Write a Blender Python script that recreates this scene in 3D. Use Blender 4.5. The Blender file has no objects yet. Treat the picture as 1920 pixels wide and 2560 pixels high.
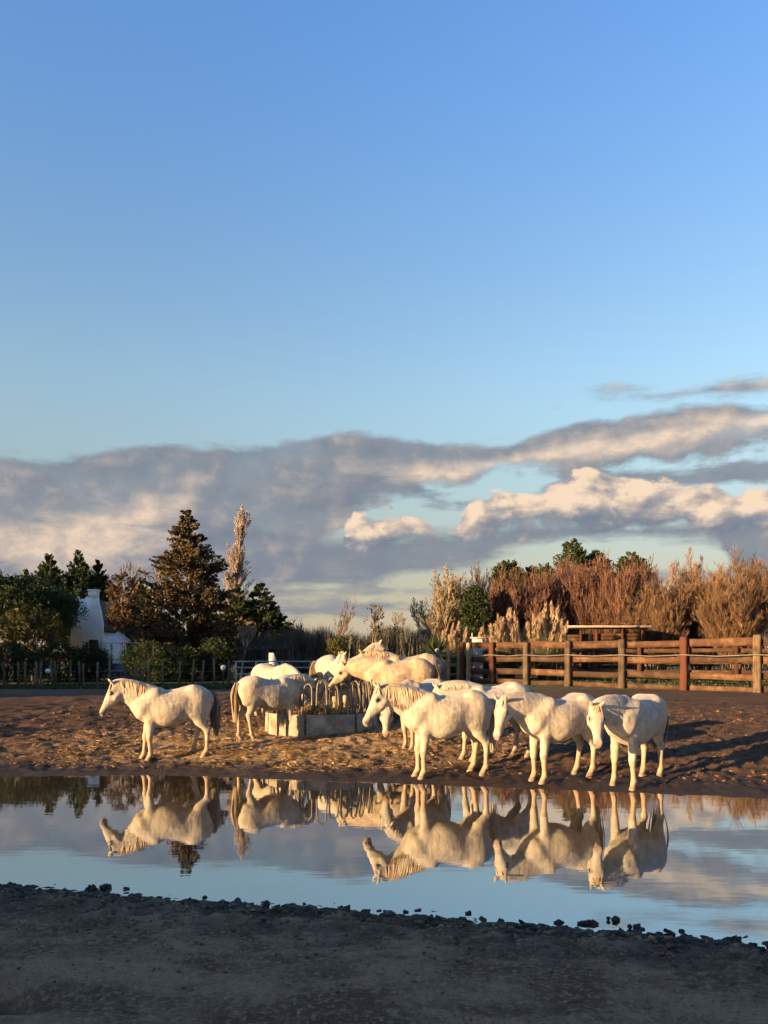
import bpy, math, random
import numpy as np
from mathutils import Vector
R = math.radians
random.seed(7)
rng = np.random.default_rng(11)
sc = bpy.context.scene
COL = sc.collection

# ---------------------------------------------------------------- camera
CAM_H = 2.2            # metres above the water
FPX = 2000.0           # focal length in pixels of the 1920 wide photograph
cam_data = bpy.data.cameras.new('camera')
cam_data.sensor_fit = 'HORIZONTAL'
cam_data.sensor_width = 36.0
cam_data.lens = 36.0 * FPX / 1920.0
cam_data.shift_y = 360.0 / 1920.0      # shift lens: camera level, horizon low in the picture
cam_data.clip_end = 4000.0
cam = bpy.data.objects.new('camera', cam_data)
COL.objects.link(cam)
cam.location = (0, 0, CAM_H)
cam.rotation_euler = (R(90), 0, 0)
sc.camera = cam

# ---------------------------------------------------------------- sun, sky, exposure
SUN_EL = R(9.0)
# direction towards the sun: left of and behind the camera
sun_vec = Vector((-0.835 * math.cos(SUN_EL), -0.550 * math.cos(SUN_EL), math.sin(SUN_EL)))
sl = bpy.data.lights.new('sun', 'SUN')
sl.energy = 5.0
sl.angle = R(0.5)
sl.color = (1.0, 0.64, 0.29)
sun = bpy.data.objects.new('sun', sl)
COL.objects.link(sun)
sun.rotation_euler = (-sun_vec).to_track_quat('-Z', 'Y').to_euler()
sc.view_settings.view_transform = 'Standard'
sc.view_settings.look = 'None'
sc.view_settings.gamma = 1.0
sc.view_settings.use_curve_mapping = False
sc.view_settings.exposure = 2.0

world = bpy.data.worlds.new('World')
sc.world = world
world.use_nodes = True
world.cycles.sampling_method = 'MANUAL'
world.cycles.sample_map_resolution = 256
sc.cycles.use_adaptive_sampling = True
sc.cycles.adaptive_threshold = 0.03
sc.cycles.adaptive_min_samples = 8
sc.cycles.use_denoising = True
sc.cycles.max_bounces = 6
sc.cycles.diffuse_bounces = 2
sc.cycles.glossy_bounces = 3
sc.cycles.transparent_max_bounces = 4


class E:
    """Tiny expression wrapper round shader math nodes."""
    nt = None

    def __init__(s, sock):
        s.s = sock

    @staticmethod
    def m(op, *a, clamp=False):
        n = E.nt.nodes.new('ShaderNodeMath')
        n.operation = op
        n.use_clamp = clamp
        for i, v in enumerate(a):
            if isinstance(v, E):
                E.nt.links.new(v.s, n.inputs[i])
            else:
                n.inputs[i].default_value = float(v)
        return E(n.outputs[0])
    def __add__(s, o): return E.m('ADD', s, o)
    def __radd__(s, o): return E.m('ADD', o, s)
    def __sub__(s, o): return E.m('SUBTRACT', s, o)
    def __rsub__(s, o): return E.m('SUBTRACT', o, s)
    def __mul__(s, o): return E.m('MULTIPLY', s, o)
    def __rmul__(s, o): return E.m('MULTIPLY', o, s)
    def __truediv__(s, o): return E.m('DIVIDE', s, o)
    def max(s, o): return E.m('MAXIMUM', s, o)
    def min(s, o): return E.m('MINIMUM', s, o)
    def sq(s): return E.m('MULTIPLY', s, s)
    def exp(s): return E.m('EXPONENT', s)
    def abs(s): return E.m('ABSOLUTE', s)
    def clamp(s): return E.m('ADD', s, 0.0, clamp=True)


def smooth(e, a, b):
    n = E.nt.nodes.new('ShaderNodeMapRange')
    n.interpolation_type = 'SMOOTHSTEP'
    E.nt.links.new(e.s, n.inputs['Value'])
    n.inputs['From Min'].default_value = a
    n.inputs['From Max'].default_value = b
    return E(n.outputs['Result'])


def vec(x, y, z=0.0):
    n = E.nt.nodes.new('ShaderNodeCombineXYZ')
    for i, v in enumerate((x, y, z)):
        if isinstance(v, E):
            E.nt.links.new(v.s, n.inputs[i])
        else:
            n.inputs[i].default_value = v
    return n.outputs[0]


def noise(v, scale, detail=6, rough=0.55, dist=0.0, lac=2.0):
    n = E.nt.nodes.new('ShaderNodeTexNoise')
    if v is not None:
        E.nt.links.new(v, n.inputs['Vector'])
    n.inputs['Scale'].default_value = scale
    n.inputs['Detail'].default_value = detail
    n.inputs['Roughness'].default_value = rough
    n.inputs['Distortion'].default_value = dist
    n.inputs['Lacunarity'].default_value = lac
    return E(n.outputs[0])


def mixc(f, a, b, mode='MIX'):
    n = E.nt.nodes.new('ShaderNodeMix')
    n.data_type = 'RGBA'
    n.blend_type = mode
    n.clamp_factor = True
    for sock, v in ((n.inputs[0], f), (n.inputs[6], a), (n.inputs[7], b)):
        if isinstance(v, E):
            E.nt.links.new(v.s, sock)
        elif hasattr(v, 'is_output'):
            E.nt.links.new(v, sock)
        elif isinstance(v, (int, float)):
            sock.default_value = v
        else:
            sock.default_value = (v[0], v[1], v[2], 1.0)
    return n.outputs[2]


def srgb(r, g, b):
    f = lambda c: (c / 255 / 12.92) if c < 10.3 else ((c / 255 + 0.055) / 1.055) ** 2.4
    return (f(r), f(g), f(b))


def build_sky():
    nt = world.node_tree
    E.nt = nt
    nt.nodes.clear()
    out = nt.nodes.new('ShaderNodeOutputWorld')
    bg = nt.nodes.new('ShaderNodeBackground')
    bg.inputs['Strength'].default_value = SKY_STRENGTH
    sky = nt.nodes.new('ShaderNodeTexSky')
    sky.sky_type = 'NISHITA'
    sky.sun_disc = False
    sky.sun_elevation = SUN_EL
    sky.sun_rotation = math.atan2(sun_vec.x, sun_vec.y)   # clockwise from +Y
    sky.altitude = 0
    sky.air_density = 1.0
    sky.dust_density = 0.6
    sky.ozone_density = 2.0
    tc = nt.nodes.new('ShaderNodeTexCoord')
    sep = nt.nodes.new('ShaderNodeSeparateXYZ')
    nt.links.new(tc.outputs['Generated'], sep.inputs[0])
    x, y, z = E(sep.outputs[0]), E(sep.outputs[1]), E(sep.outputs[2])
    hor = E.m('SQRT', x * x + y * y).max(0.001)
    az = E.m('ARCTAN2', x, y)
    el = z / hor                                 # tangent of the elevation
    AZR = 0.62

    def A(px): return math.atan((px - 960) / FPX)
    def T(px, py): return (1640 - py) / FPX * math.cos(A(px))

    def noise2(v, scale, detail, rough, dist=0.0):
        n = nt.nodes.new('ShaderNodeTexNoise')
        n.noise_dimensions = '2D'
        nt.links.new(v, n.inputs['Vector'])
        n.inputs['Scale'].default_value = scale
        n.inputs['Detail'].default_value = detail
        n.inputs['Roughness'].default_value = rough
        n.inputs['Distortion'].default_value = dist
        return E(n.outputs[0])

    tpos = (az + AZR) * (1 / (2 * AZR))

    def curve(pts):
        """value over azimuth, given as (pixel column, value)"""
        n = nt.nodes.new('ShaderNodeFloatCurve')
        c = n.mapping.curves[0]
        pp = [((A(px) + AZR) / (2 * AZR), v) for px, v in pts]
        pp = [(0.0, pp[0][1])] + pp + [(1.0, pp[-1][1])]
        while len(c.points) < len(pp):
            c.points.new(0.5, 0.5)
        for p, (a_, v_) in zip(c.points, pp):
            p.location = (a_, v_)
        n.mapping.use_clip = False
        n.mapping.update()
        nt.links.new(tpos.s, n.inputs['Value'])
        return E(n.outputs[0])

    def hcurve(pts):
        return curve([(px, T(px, py)) for px, py in pts])

    p2 = vec(az, el * 1.5)
    wob = noise2(vec(az + 3.0, el * 1.5), 9.0, 2, 0.5) - 0.5
    p3 = vec(az + wob * 0.05, el * 1.7 + wob * 0.03)
    n0 = noise2(p3, 10.0, 9, 0.59)
    nL = noise2(vec(az + wob * 0.05 - 0.016, el * 1.7 + wob * 0.03 + 0.014), 10.0, 6, 0.58)
    fine = noise2(p2, 60.0, 4, 0.6)
    vor = nt.nodes.new('ShaderNodeTexVoronoi')
    vor.voronoi_dimensions = '2D'
    nt.links.new(vec(az + (fine - 0.5) * 0.02, el * 1.35 + (fine - 0.5) * 0.02), vor.inputs['Vector'])
    vor.inputs['Scale'].default_value = 26.0
    bil = 0.5 - E(vor.outputs['Distance'])
    wisp = noise2(vec(az, el * 5.0), 10.0, 6, 0.6) - 0.5

    nn = (n0 - 0.5)
    puff = nn * 0.085 + bil * 0.020 + (fine - 0.5) * 0.010
    wispy = wisp * 0.085 + nn * 0.04
    relief = (n0 - nL) * 2.3 + bil * 0.60 + (fine - 0.5) * 0.45

    def layer(tops, bots, edge, soft_t, soft_b, edge_b=None):
        t_, b_ = hcurve(tops), hcurve(bots)
        edge_b = edge if edge_b is None else edge_b
        up = smooth(t_ - el + edge, -soft_t, soft_t)
        lo = smooth(el - b_ + edge_b, -soft_b, soft_b)
        h = (el - b_) / (t_ - b_).max(0.006)
        return up * lo, h

    # clear sky, a little haze low down
    gain = mixc(smooth(el, 0.2, 0.85), SKY_GAIN_LOW, SKY_GAIN_HIGH)
    col = mixc(1.0, sky.outputs[0], gain, 'MULTIPLY')
    col = mixc(1.0, col, mixc(smooth(el, 0.0, 0.36), (0.50, 0.39, 0.38), (1.0, 1.0, 1.0)), 'MULTIPLY')
    K = SKY_STRENGTH * 2 ** sc.view_settings.exposure
    def C(r, g, b): return tuple(c / K for c in srgb(r, g, b))
    col = mixc((el.max(0.0) * -9.0).exp() * 0.92, col, C(205, 193, 174))

    GREY, BLUE, PINK, CREAM = C(143, 147, 156), C(124, 134, 149), C(187, 175, 169), C(250, 222, 194)

    def paint(col, alpha, lum):
        c = mixc(smooth(lum, 0.0, 0.45), BLUE, GREY)
        c = mixc(smooth(lum, 0.30, 0.75), c, PINK)
        c = mixc(smooth(lum, 0.60, 1.15), c, CREAM)
        return mixc(alpha, col, c)

    # streaks low over the horizon
    a, h = layer([(0, 1470), (640, 1475), (820, 1465), (1100, 1468), (1290, 1440), (1920, 1440)], [(0, 1490), (700, 1490), (900, 1492), (1150, 1480), (1300, 1450), (1920, 1450)], wispy * 0.5, 0.008, 0.008)
    col = paint(col, a * 0.75, wisp * 1.2 + 0.30)
    a, h = layer([(0, 1500), (600, 1505), (720, 1512), (900, 1505), (1050, 1495), (1200, 1505), (1920, 1500)], [(0, 1545), (600, 1545), (720, 1545), (900, 1530), (1050, 1520), (1200, 1507), (1920, 1530)], wispy * 0.45, 0.007, 0.006)
    col = paint(col, a * 0.85, wisp * 0.9 + 0.25)
    # dark flat layer below the heaps
    a, h = layer([(0, 1300), (700, 1310), (860, 1345), (1000, 1340), (1200, 1320), (1920, 1290)], [(0, 1470), (500, 1460), (720, 1470), (860, 1462), (1000, 1445), (1110, 1430), (1220, 1395), (1340, 1362), (1500, 1350), (1700, 1348), (1790, 1352), (1830, 1410), (1920, 1430)], wispy * 0.35 + nn * 0.02, 0.012, 0.010)
    col = paint(col, a * 0.93, relief * 0.25 + wisp * 0.5 + 0.16)
    # small high wisps
    a, h = layer([(0, 1130), (500, 1110), (950, 1090), (1300, 1080), (1440, 985), (1520, 958), (1640, 962), (1740, 950), (1830, 938), (1920, 935)], [(0, 1130), (500, 1110), (950, 1090), (1300, 1080), (1440, 992), (1520, 1000), (1640, 995), (1740, 990), (1830, 1000), (1920, 990)], wispy * 0.38 - 0.006, 0.010, 0.010)
    col = paint(col, a * 0.9, relief * 0.5 + (h - 0.5) * 0.35 + 0.42)
    # the big bank: whole left side, thinning to a shelf on the right
    a, h = layer([(0, 1146), (150, 1146), (300, 1128), (600, 1112), (780, 1095), (930, 1092), (1100, 1108), (1260, 1118), (1360, 1085), (1460, 1060), (1600, 1045), (1700, 1025), (1800, 1015), (1920, 1010)],
                 [(0, 1470), (500, 1470), (640, 1450), (760, 1410), (830, 1330), (880, 1268), (980, 1242), (1100, 1222), (1170, 1205), (1250, 1180), (1400, 1178), (1600, 1165), (1750, 1155), (1850, 1125), (1920, 1105)], puff * 0.24 + wispy * 0.16, 0.006, 0.014, puff * 0.95 + wispy * 0.35)
    lb = curve([(0, 0.55), (330, 0.50), (480, 0.25), (620, 0.05), (800, 0.10), (880, 0.48), (1000, 0.52), (1200, 0.50), (1500, 0.52), (1750, 0.60), (1920, 0.68)])
    low = (((h - curve([(0, 0.33), (330, 0.40), (600, 0.5), (860, 0.30), (1100, 0.35), (1500, 0.45), (1920, 0.60)])) * (1 / 0.27)).sq() * -1.0).exp()
    holes = smooth(nn, -0.16, 0.04)
    lum = relief * 0.42 + lb * low * 1.15 + nn * 0.55 + 0.25
    col = paint(col, a * 0.96 * (holes * 0.15 + 0.85), lum)
    # torn scraps in the blue gap
    a, h = layer([(0, 1300), (700, 1300), (850, 1200), (1000, 1195), (1100, 1235), (1180, 1255), (1300, 1262), (1420, 1195), (1560, 1180), (1700, 1175), (1800, 1172), (1920, 1150)],
                 [(0, 1280), (700, 1290), (850, 1262), (1000, 1238), (1100, 1262), (1180, 1262), (1300, 1250), (1420, 1200), (1560, 1205), (1700, 1212), (1800, 1205), (1920, 1195)], puff * 0.30 + wispy * 0.42 + 0.004, 0.009, 0.009)
    col = paint(col, a * 0.9, relief * 0.4 + 0.22 + nn * 0.5)
    # sunlit heaps in front of it
    a, h = layer([(0, 1420), (700, 1420), (830, 1400), (880, 1318), (960, 1292), (1060, 1305), (1120, 1318), (1180, 1252), (1260, 1235), (1340, 1240), (1400, 1215), (1470, 1190), (1560, 1190), (1620, 1212), (1720, 1222), (1820, 1225), (1920, 1222)],
                 [(0, 1330), (700, 1330), (830, 1335), (900, 1358), (1000, 1362), (1200, 1348), (1400, 1335), (1600, 1330), (1920, 1325)], puff * 0.62 + bil * 0.012, 0.0045, 0.010)
    lum = relief * 0.95 + smooth(h, 0.02, 0.6) * 0.70 + nn * 0.5 + 0.14
    col = paint(col, a, lum)
    nt.links.new(col, bg.inputs['Color'])
    nt.links.new(bg.outputs[0], out.inputs['Surface'])


SKY_STRENGTH = 0.063
SKY_GAIN_LOW = (1.30, 1.22, 1.04)
SKY_GAIN_HIGH = (1.02, 1.33, 1.70)
build_sky()

# ---------------------------------------------------------------- helpers
def tag(o, label=None, cat=None, group=None, kind=None):
    for k, v in (('label', label), ('category', cat), ('group', group), ('kind', kind)):
        if v:
            o[k] = v
    return o


def empty(name, loc, rz=0.0):
    o = bpy.data.objects.new(name, None)
    o.empty_display_size = 0.1
    COL.objects.link(o)
    o.location = loc
    o.rotation_euler = (0, 0, rz)
    return o


def mesh_data(name, verts, faces, mat=None, smooth_=False):
    """verts (n,3); faces: array (m,k) or list of arrays of different k"""
    verts = np.asarray(verts, dtype=np.float32).reshape(-1, 3)
    if isinstance(faces, np.ndarray):
        faces = [faces]
    faces = [np.asarray(f, dtype=np.int32) for f in faces if len(f)]
    me = bpy.data.meshes.new(name)
    me.vertices.add(len(verts))
    me.vertices.foreach_set('co', verts.ravel())
    nl = sum(f.size for f in faces)
    npoly = sum(len(f) for f in faces)
    me.loops.add(nl)
    me.loops.foreach_set('vertex_index', np.concatenate([f.ravel() for f in faces]))
    me.polygons.add(npoly)
    tot = np.concatenate([np.full(len(f), f.shape[1], dtype=np.int32) for f in faces])
    start = np.concatenate([[0], np.cumsum(tot)[:-1]]).astype(np.int32)
    me.polygons.foreach_set('loop_start', start)
    me.polygons.foreach_set('loop_total', tot)
    if smooth_:
        me.polygons.foreach_set('use_smooth', np.ones(npoly, dtype=bool))
    me.update(calc_edges=True)
    me.validate()
    if mat:
        me.materials.append(mat)
    return me


def link(name, me, parent=None, loc=None, rz=None):
    o = bpy.data.objects.new(name, me)
    COL.objects.link(o)
    if parent is not None:
        o.parent = parent
    if loc is not None:
        o.location = loc
    if rz is not None:
        o.rotation_euler = (0, 0, rz)
    return o


def mobj(name, verts, faces, mat, parent=None, smooth_=False, loc=None):
    return link(name, mesh_data(name, verts, faces, mat, smooth_), parent, loc)


class MB:
    """collects primitives into one mesh"""
    def __init__(s):
        s.v, s.q, s.t, s.n = [], [], [], 0

    def add(s, v, q=None, t=None):
        v = np.asarray(v, dtype=float).reshape(-1, 3)
        if q is not None and len(q):
            s.q.append(np.asarray(q) + s.n)
        if t is not None and len(t):
            s.t.append(np.asarray(t) + s.n)
        s.v.append(v)
        s.n += len(v)

    def box(s, c, d, rz=0.0, jit=0.0):
        c, d = np.array(c, float), np.array(d, float) / 2
        P = np.array([[sx, sy, sz] for sx in (-1, 1) for sy in (-1, 1) for sz in (-1, 1)], float)
        P = P * d + (rng.normal(0, jit, (8, 3)) if jit else 0)
        ca, sa = math.cos(rz), math.sin(rz)
        P = P @ np.array([[ca, sa, 0], [-sa, ca, 0], [0, 0, 1]]) + c
        s.add(P, [[0, 1, 3, 2], [4, 6, 7, 5], [0, 4, 5, 1], [2, 3, 7, 6], [0, 2, 6, 4], [1, 5, 7, 3]])

    def beam(s, a, b, w, h, up=(0, 0, 1)):
        a, b = np.array(a, float), np.array(b, float)
        d = b - a
        d /= np.linalg.norm(d)
        n = np.cross(up, d)
        n /= np.linalg.norm(n) + 1e-9
        u = np.cross(d, n)
        P = [p + n * sx * w / 2 + u * sz * h / 2 for p in (a, b) for sx, sz in ((-1, -1), (1, -1), (1, 1), (-1, 1))]
        s.add(P, [[3, 2, 1, 0], [4, 5, 6, 7], [0, 1, 5, 4], [1, 2, 6, 5], [2, 3, 7, 6], [3, 0, 4, 7]])

    def tube(s, pts, rad, k=6, cap=True):
        pts = np.asarray(pts, float)
        m = len(pts)
        rad = np.broadcast_to(np.asarray(rad, float), (m,))
        tan = np.gradient(pts, axis=0)
        tan /= np.linalg.norm(tan, axis=1)[:, None] + 1e-9
        ref = np.array([0, 0, 1.0]) if abs(tan[0][2]) < 0.9 else np.array([1.0, 0, 0])
        n = np.cross(ref, tan[0])
        n /= np.linalg.norm(n)
        V = []
        for i in range(m):
            n = n - tan[i] * np.dot(n, tan[i])
            n /= np.linalg.norm(n) + 1e-9
            b = np.cross(tan[i], n)
            for j in range(k):
                a = 2 * math.pi * j / k
                V.append(pts[i] + rad[i] * (math.cos(a) * n + math.sin(a) * b))
        Q = [[i * k + j, i * k + (j + 1) % k, (i + 1) * k + (j + 1) % k, (i + 1) * k + j] for i in range(m - 1) for j in range(k)]
        T = []
        if cap:
            V.append(pts[0]); V.append(pts[-1])
            for j in range(k):
                T.append([m * k, (j + 1) % k, j])
                T.append([m * k + 1, (m - 1) * k + j, (m - 1) * k + (j + 1) % k])
        s.add(V, Q, T)

    def faces(s):
        f = []
        if s.q: f.append(np.concatenate(s.q))
        if s.t: f.append(np.concatenate(s.t))
        return f

    def data(s, name, mat, smooth_=False):
        return mesh_data(name, np.concatenate(s.v), s.faces(), mat, smooth_)

    def build(s, name, mat, parent=None, smooth_=False, loc=None):
        return link(name, s.data(name, mat, smooth_), parent, loc)


def bevel(o, w, seg=1):
    m = o.modifiers.new('bevel', 'BEVEL')
    m.width = w
    m.segments = seg
    m.limit_method = 'ANGLE'
    return o


# numpy gradient noise
_perm = np.random.default_rng(5).permutation(4096)


def perlin(x, y, seed=0):
    xi, yi = np.floor(x).astype(int), np.floor(y).astype(int)
    xf, yf = x - xi, y - yi
    u, v = xf * xf * xf * (xf * (xf * 6 - 15) + 10), yf * yf * yf * (yf * (yf * 6 - 15) + 10)

    def g(ix, iy, dx, dy):
        h = _perm[(_perm[(ix + seed * 131) & 4095] + iy) & 4095]
        a = h * (2 * math.pi / 4096)
        return np.cos(a) * dx + np.sin(a) * dy
    n00, n10 = g(xi, yi, xf, yf), g(xi + 1, yi, xf - 1, yf)
    n01, n11 = g(xi, yi + 1, xf, yf - 1), g(xi + 1, yi + 1, xf - 1, yf - 1)
    a = n00 + u * (n10 - n00)
    b = n01 + u * (n11 - n01)
    return (a + v * (b - a)) * 1.5


def fbm(x, y, oct_=4, seed=0, gain=0.5):
    s, a = 0, 1.0
    for i in range(oct_):
        s = s + a * perlin(x * 2 ** i, y * 2 ** i, seed + i)
        a *= gain
    return s


def worley(x, y, seed=0):
    xi, yi = np.floor(x).astype(int), np.floor(y).astype(int)
    best = np.full(x.shape, 9.0)
    for dx in (-1, 0, 1):
        for dy in (-1, 0, 1):
            cx, cy = xi + dx, yi + dy
            h1 = _perm[(_perm[(cx + seed * 77) & 4095] + cy) & 4095] / 4096.0
            h2 = _perm[(_perm[(cx + seed * 77 + 999) & 4095] + cy + 55) & 4095] / 4096.0
            best = np.minimum(best, (cx + h1 - x) ** 2 + (cy + h2 - y) ** 2)
    return np.sqrt(best)


def sstep(a, b, x):
    t = np.clip((x - a) / (b - a), 0, 1)
    return t * t * (3 - 2 * t)


# ---------------------------------------------------------------- material helper
def material(name, fn):
    m = bpy.data.materials.new(name)
    m.use_nodes = True
    nt = m.node_tree
    nt.nodes.clear()
    E.nt = nt
    out = nt.nodes.new('ShaderNodeOutputMaterial')
    bs = nt.nodes.new('ShaderNodeBsdfPrincipled')
    bs.inputs['Specular IOR Level'].default_value = 0.3
    nt.links.new(bs.outputs[0], out.inputs['Surface'])
    fn(nt, bs)
    return m


def setin(nt, bs, name, v):
    s = bs.inputs[name]
    if isinstance(v, E):
        nt.links.new(v.s, s)
    elif hasattr(v, 'is_output'):
        nt.links.new(v, s)
    elif isinstance(v, (tuple, list)):
        s.default_value = (v[0], v[1], v[2], 1.0)
    else:
        s.default_value = v


def texco(nt, which='Object'):
    return nt.nodes.new('ShaderNodeTexCoord').outputs[which]


def geopos(nt):
    return nt.nodes.new('ShaderNodeNewGeometry').outputs['Position']


def mapped(nt, v, scale):
    n = nt.nodes.new('ShaderNodeMapping')
    nt.links.new(v, n.inputs[0])
    n.inputs['Scale'].default_value = scale
    return n.outputs[0]


def bump(nt, bs, h, strength=0.5, dist=0.02):
    b = nt.nodes.new('ShaderNodeBump')
    b.inputs['Strength'].default_value = strength
    b.inputs['Distance'].default_value = dist
    nt.links.new(h.s, b.inputs['Height'])
    nt.links.new(b.outputs[0], bs.inputs['Normal'])


def simple(name, c1, c2, scale=6.0, rough=0.8, bmp=0.3, bd=0.01, metal=0.0, stretch=(1, 1, 1), island=0.0, spec=0.3, subs=None):
    """two-tone weathered material"""
    def fn(nt, bs):
        v = mapped(nt, texco(nt), stretch)
        n = noise(v, scale, 6, 0.6)
        col = mixc(smooth(n, 0.3, 0.7), c1, c2)
        if island:
            g = nt.nodes.new('ShaderNodeNewGeometry')
            r = E(g.outputs['Random Per Island'])
            col = mixc(1.0, col, mixc(r, (1 - island,) * 3, (1 + island,) * 3), 'MULTIPLY')
        setin(nt, bs, 'Base Color', col)
        setin(nt, bs, 'Roughness', rough)
        setin(nt, bs, 'Metallic', metal)
        setin(nt, bs, 'Specular IOR Level', spec)
        if bmp:
            bump(nt, bs, noise(v, scale * 4, 5, 0.65), bmp, bd)
    return material(name, fn)


# ---------------------------------------------------------------- the lie of the land
_fx = np.array([-60, -30, -20, -14, -10.5, -7, -4.4, 0.6, 2.5, 3.9, 5.96, 9, 13, 18, 30, 60.])
_fy = np.array([5, 5, 6.5, 11, 13.6, 14.65, 14.87, 13.75, 13.25, 12.94, 12.4, 11.6, 9.5, 5.0, 4, 4.])
_nx = np.array([-60, -30, -20, -14, -9, -3.67, -2.0, -0.1, 1.0, 2.0, 3.0, 7, 12, 18, 30, 60.])
_ny = np.array([30, 22, 14, 10.2, 8.7, 7.65, 7.2, 6.85, 6.55, 6.30, 6.03, 5.5, 5.4, 6.5, 20, 30.])


def shore_far(X):
    return np.interp(X, _fx, _fy)


def shore_near(X):
    return np.interp(X, _nx, _ny)


def ground_base(X, Y):
    X, Y = np.asarray(X, float), np.asarray(Y, float)
    tf = Y - shore_far(X)           # > 0 beyond the far shore
    tn = shore_near(X) - Y          # > 0 on the near bank
    far = np.where(tf < 0.3, 0.12 * tf, 0.036 + 0.09 * (tf - 0.3))
    far = np.minimum(far, 0.36 + 0.40 * (1 - np.exp(-np.maximum(tf - 3.9, 0) * 0.225)))
    near = np.where(tn < 0.5, 0.16 * tn, 0.08 + 0.055 * (tn - 0.5))
    near = np.minimum(near, 0.28)
    inside = np.maximum(tf, tn)
    z = np.where(tf > tn, far, near)
    return np.where(inside < 0, np.maximum(inside * 0.12, -0.35), z)


def ground_z(X, Y):
    X, Y = np.asarray(X, float), np.asarray(Y, float)
    z = ground_base(X, Y)
    tf = Y - shore_far(X)
    tn = shore_near(X) - Y
    churn = sstep(-0.3, 0.8, tf) * (1 - sstep(13, 19, tf))
    w = 1 - np.minimum(worley(X * 2.6, Y * 2.6, 1), 1)
    lump = 0.040 * fbm(X * 1.5, Y * 1.5, 3, 3) + 0.050 * (w - 0.45) + 0.036 * fbm(X * 5, Y * 5, 2, 8) + 0.016 * np.abs(perlin(X * 10, Y * 10, 14))
    ridge = 0.05 * fbm(X * 0.35, Y * 0.45, 2, 21)
    z = z + churn * (lump + ridge * sstep(0.3, 2.5, tf))
    bank = sstep(-0.45, 0.25, tn)
    rough_ = np.exp(-((tn - 0.45) / 0.5) ** 2)
    z = z + bank * (0.018 * fbm(X * 1.2, Y * 1.2, 3, 4) + rough_ * (0.040 * fbm(X * 4.5, Y * 4.5, 3, 9) + 0.025 * (0.5 - worley(X * 7, Y * 7, 2))) + 0.012 * fbm(X * 6, Y * 9, 3, 6) + 0.010 * (0.5 - worley(X * 5, Y * 8, 12)))
    # the puddle at the lower left corner of the picture
    z = z - 0.30 * np.exp(-(((X + 2.62) / 0.52) ** 2 + ((Y - 4.70) / 0.17) ** 2))
    far_flat = sstep(19, 30, tf)
    z = z + far_flat * 0.03 * fbm(X * 0.2, Y * 0.2, 2, 30)
    return z


def gz(x, y):
    return float(ground_z(np.array([x]), np.array([y]))[0])


def P(px, py, Y):
    """point seen at a pixel of the photograph, at distance Y"""
    return ((px - 960) * Y / FPX, Y, CAM_H - (py - 1640) * Y / FPX)


def lines(segs):
    out = []
    for a, b, st in segs:
        n = max(1, int(round((b - a) / st)))
        out.append(np.linspace(a, b, n, endpoint=False))
    out.append([segs[-1][1]])
    return np.concatenate(out)


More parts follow.
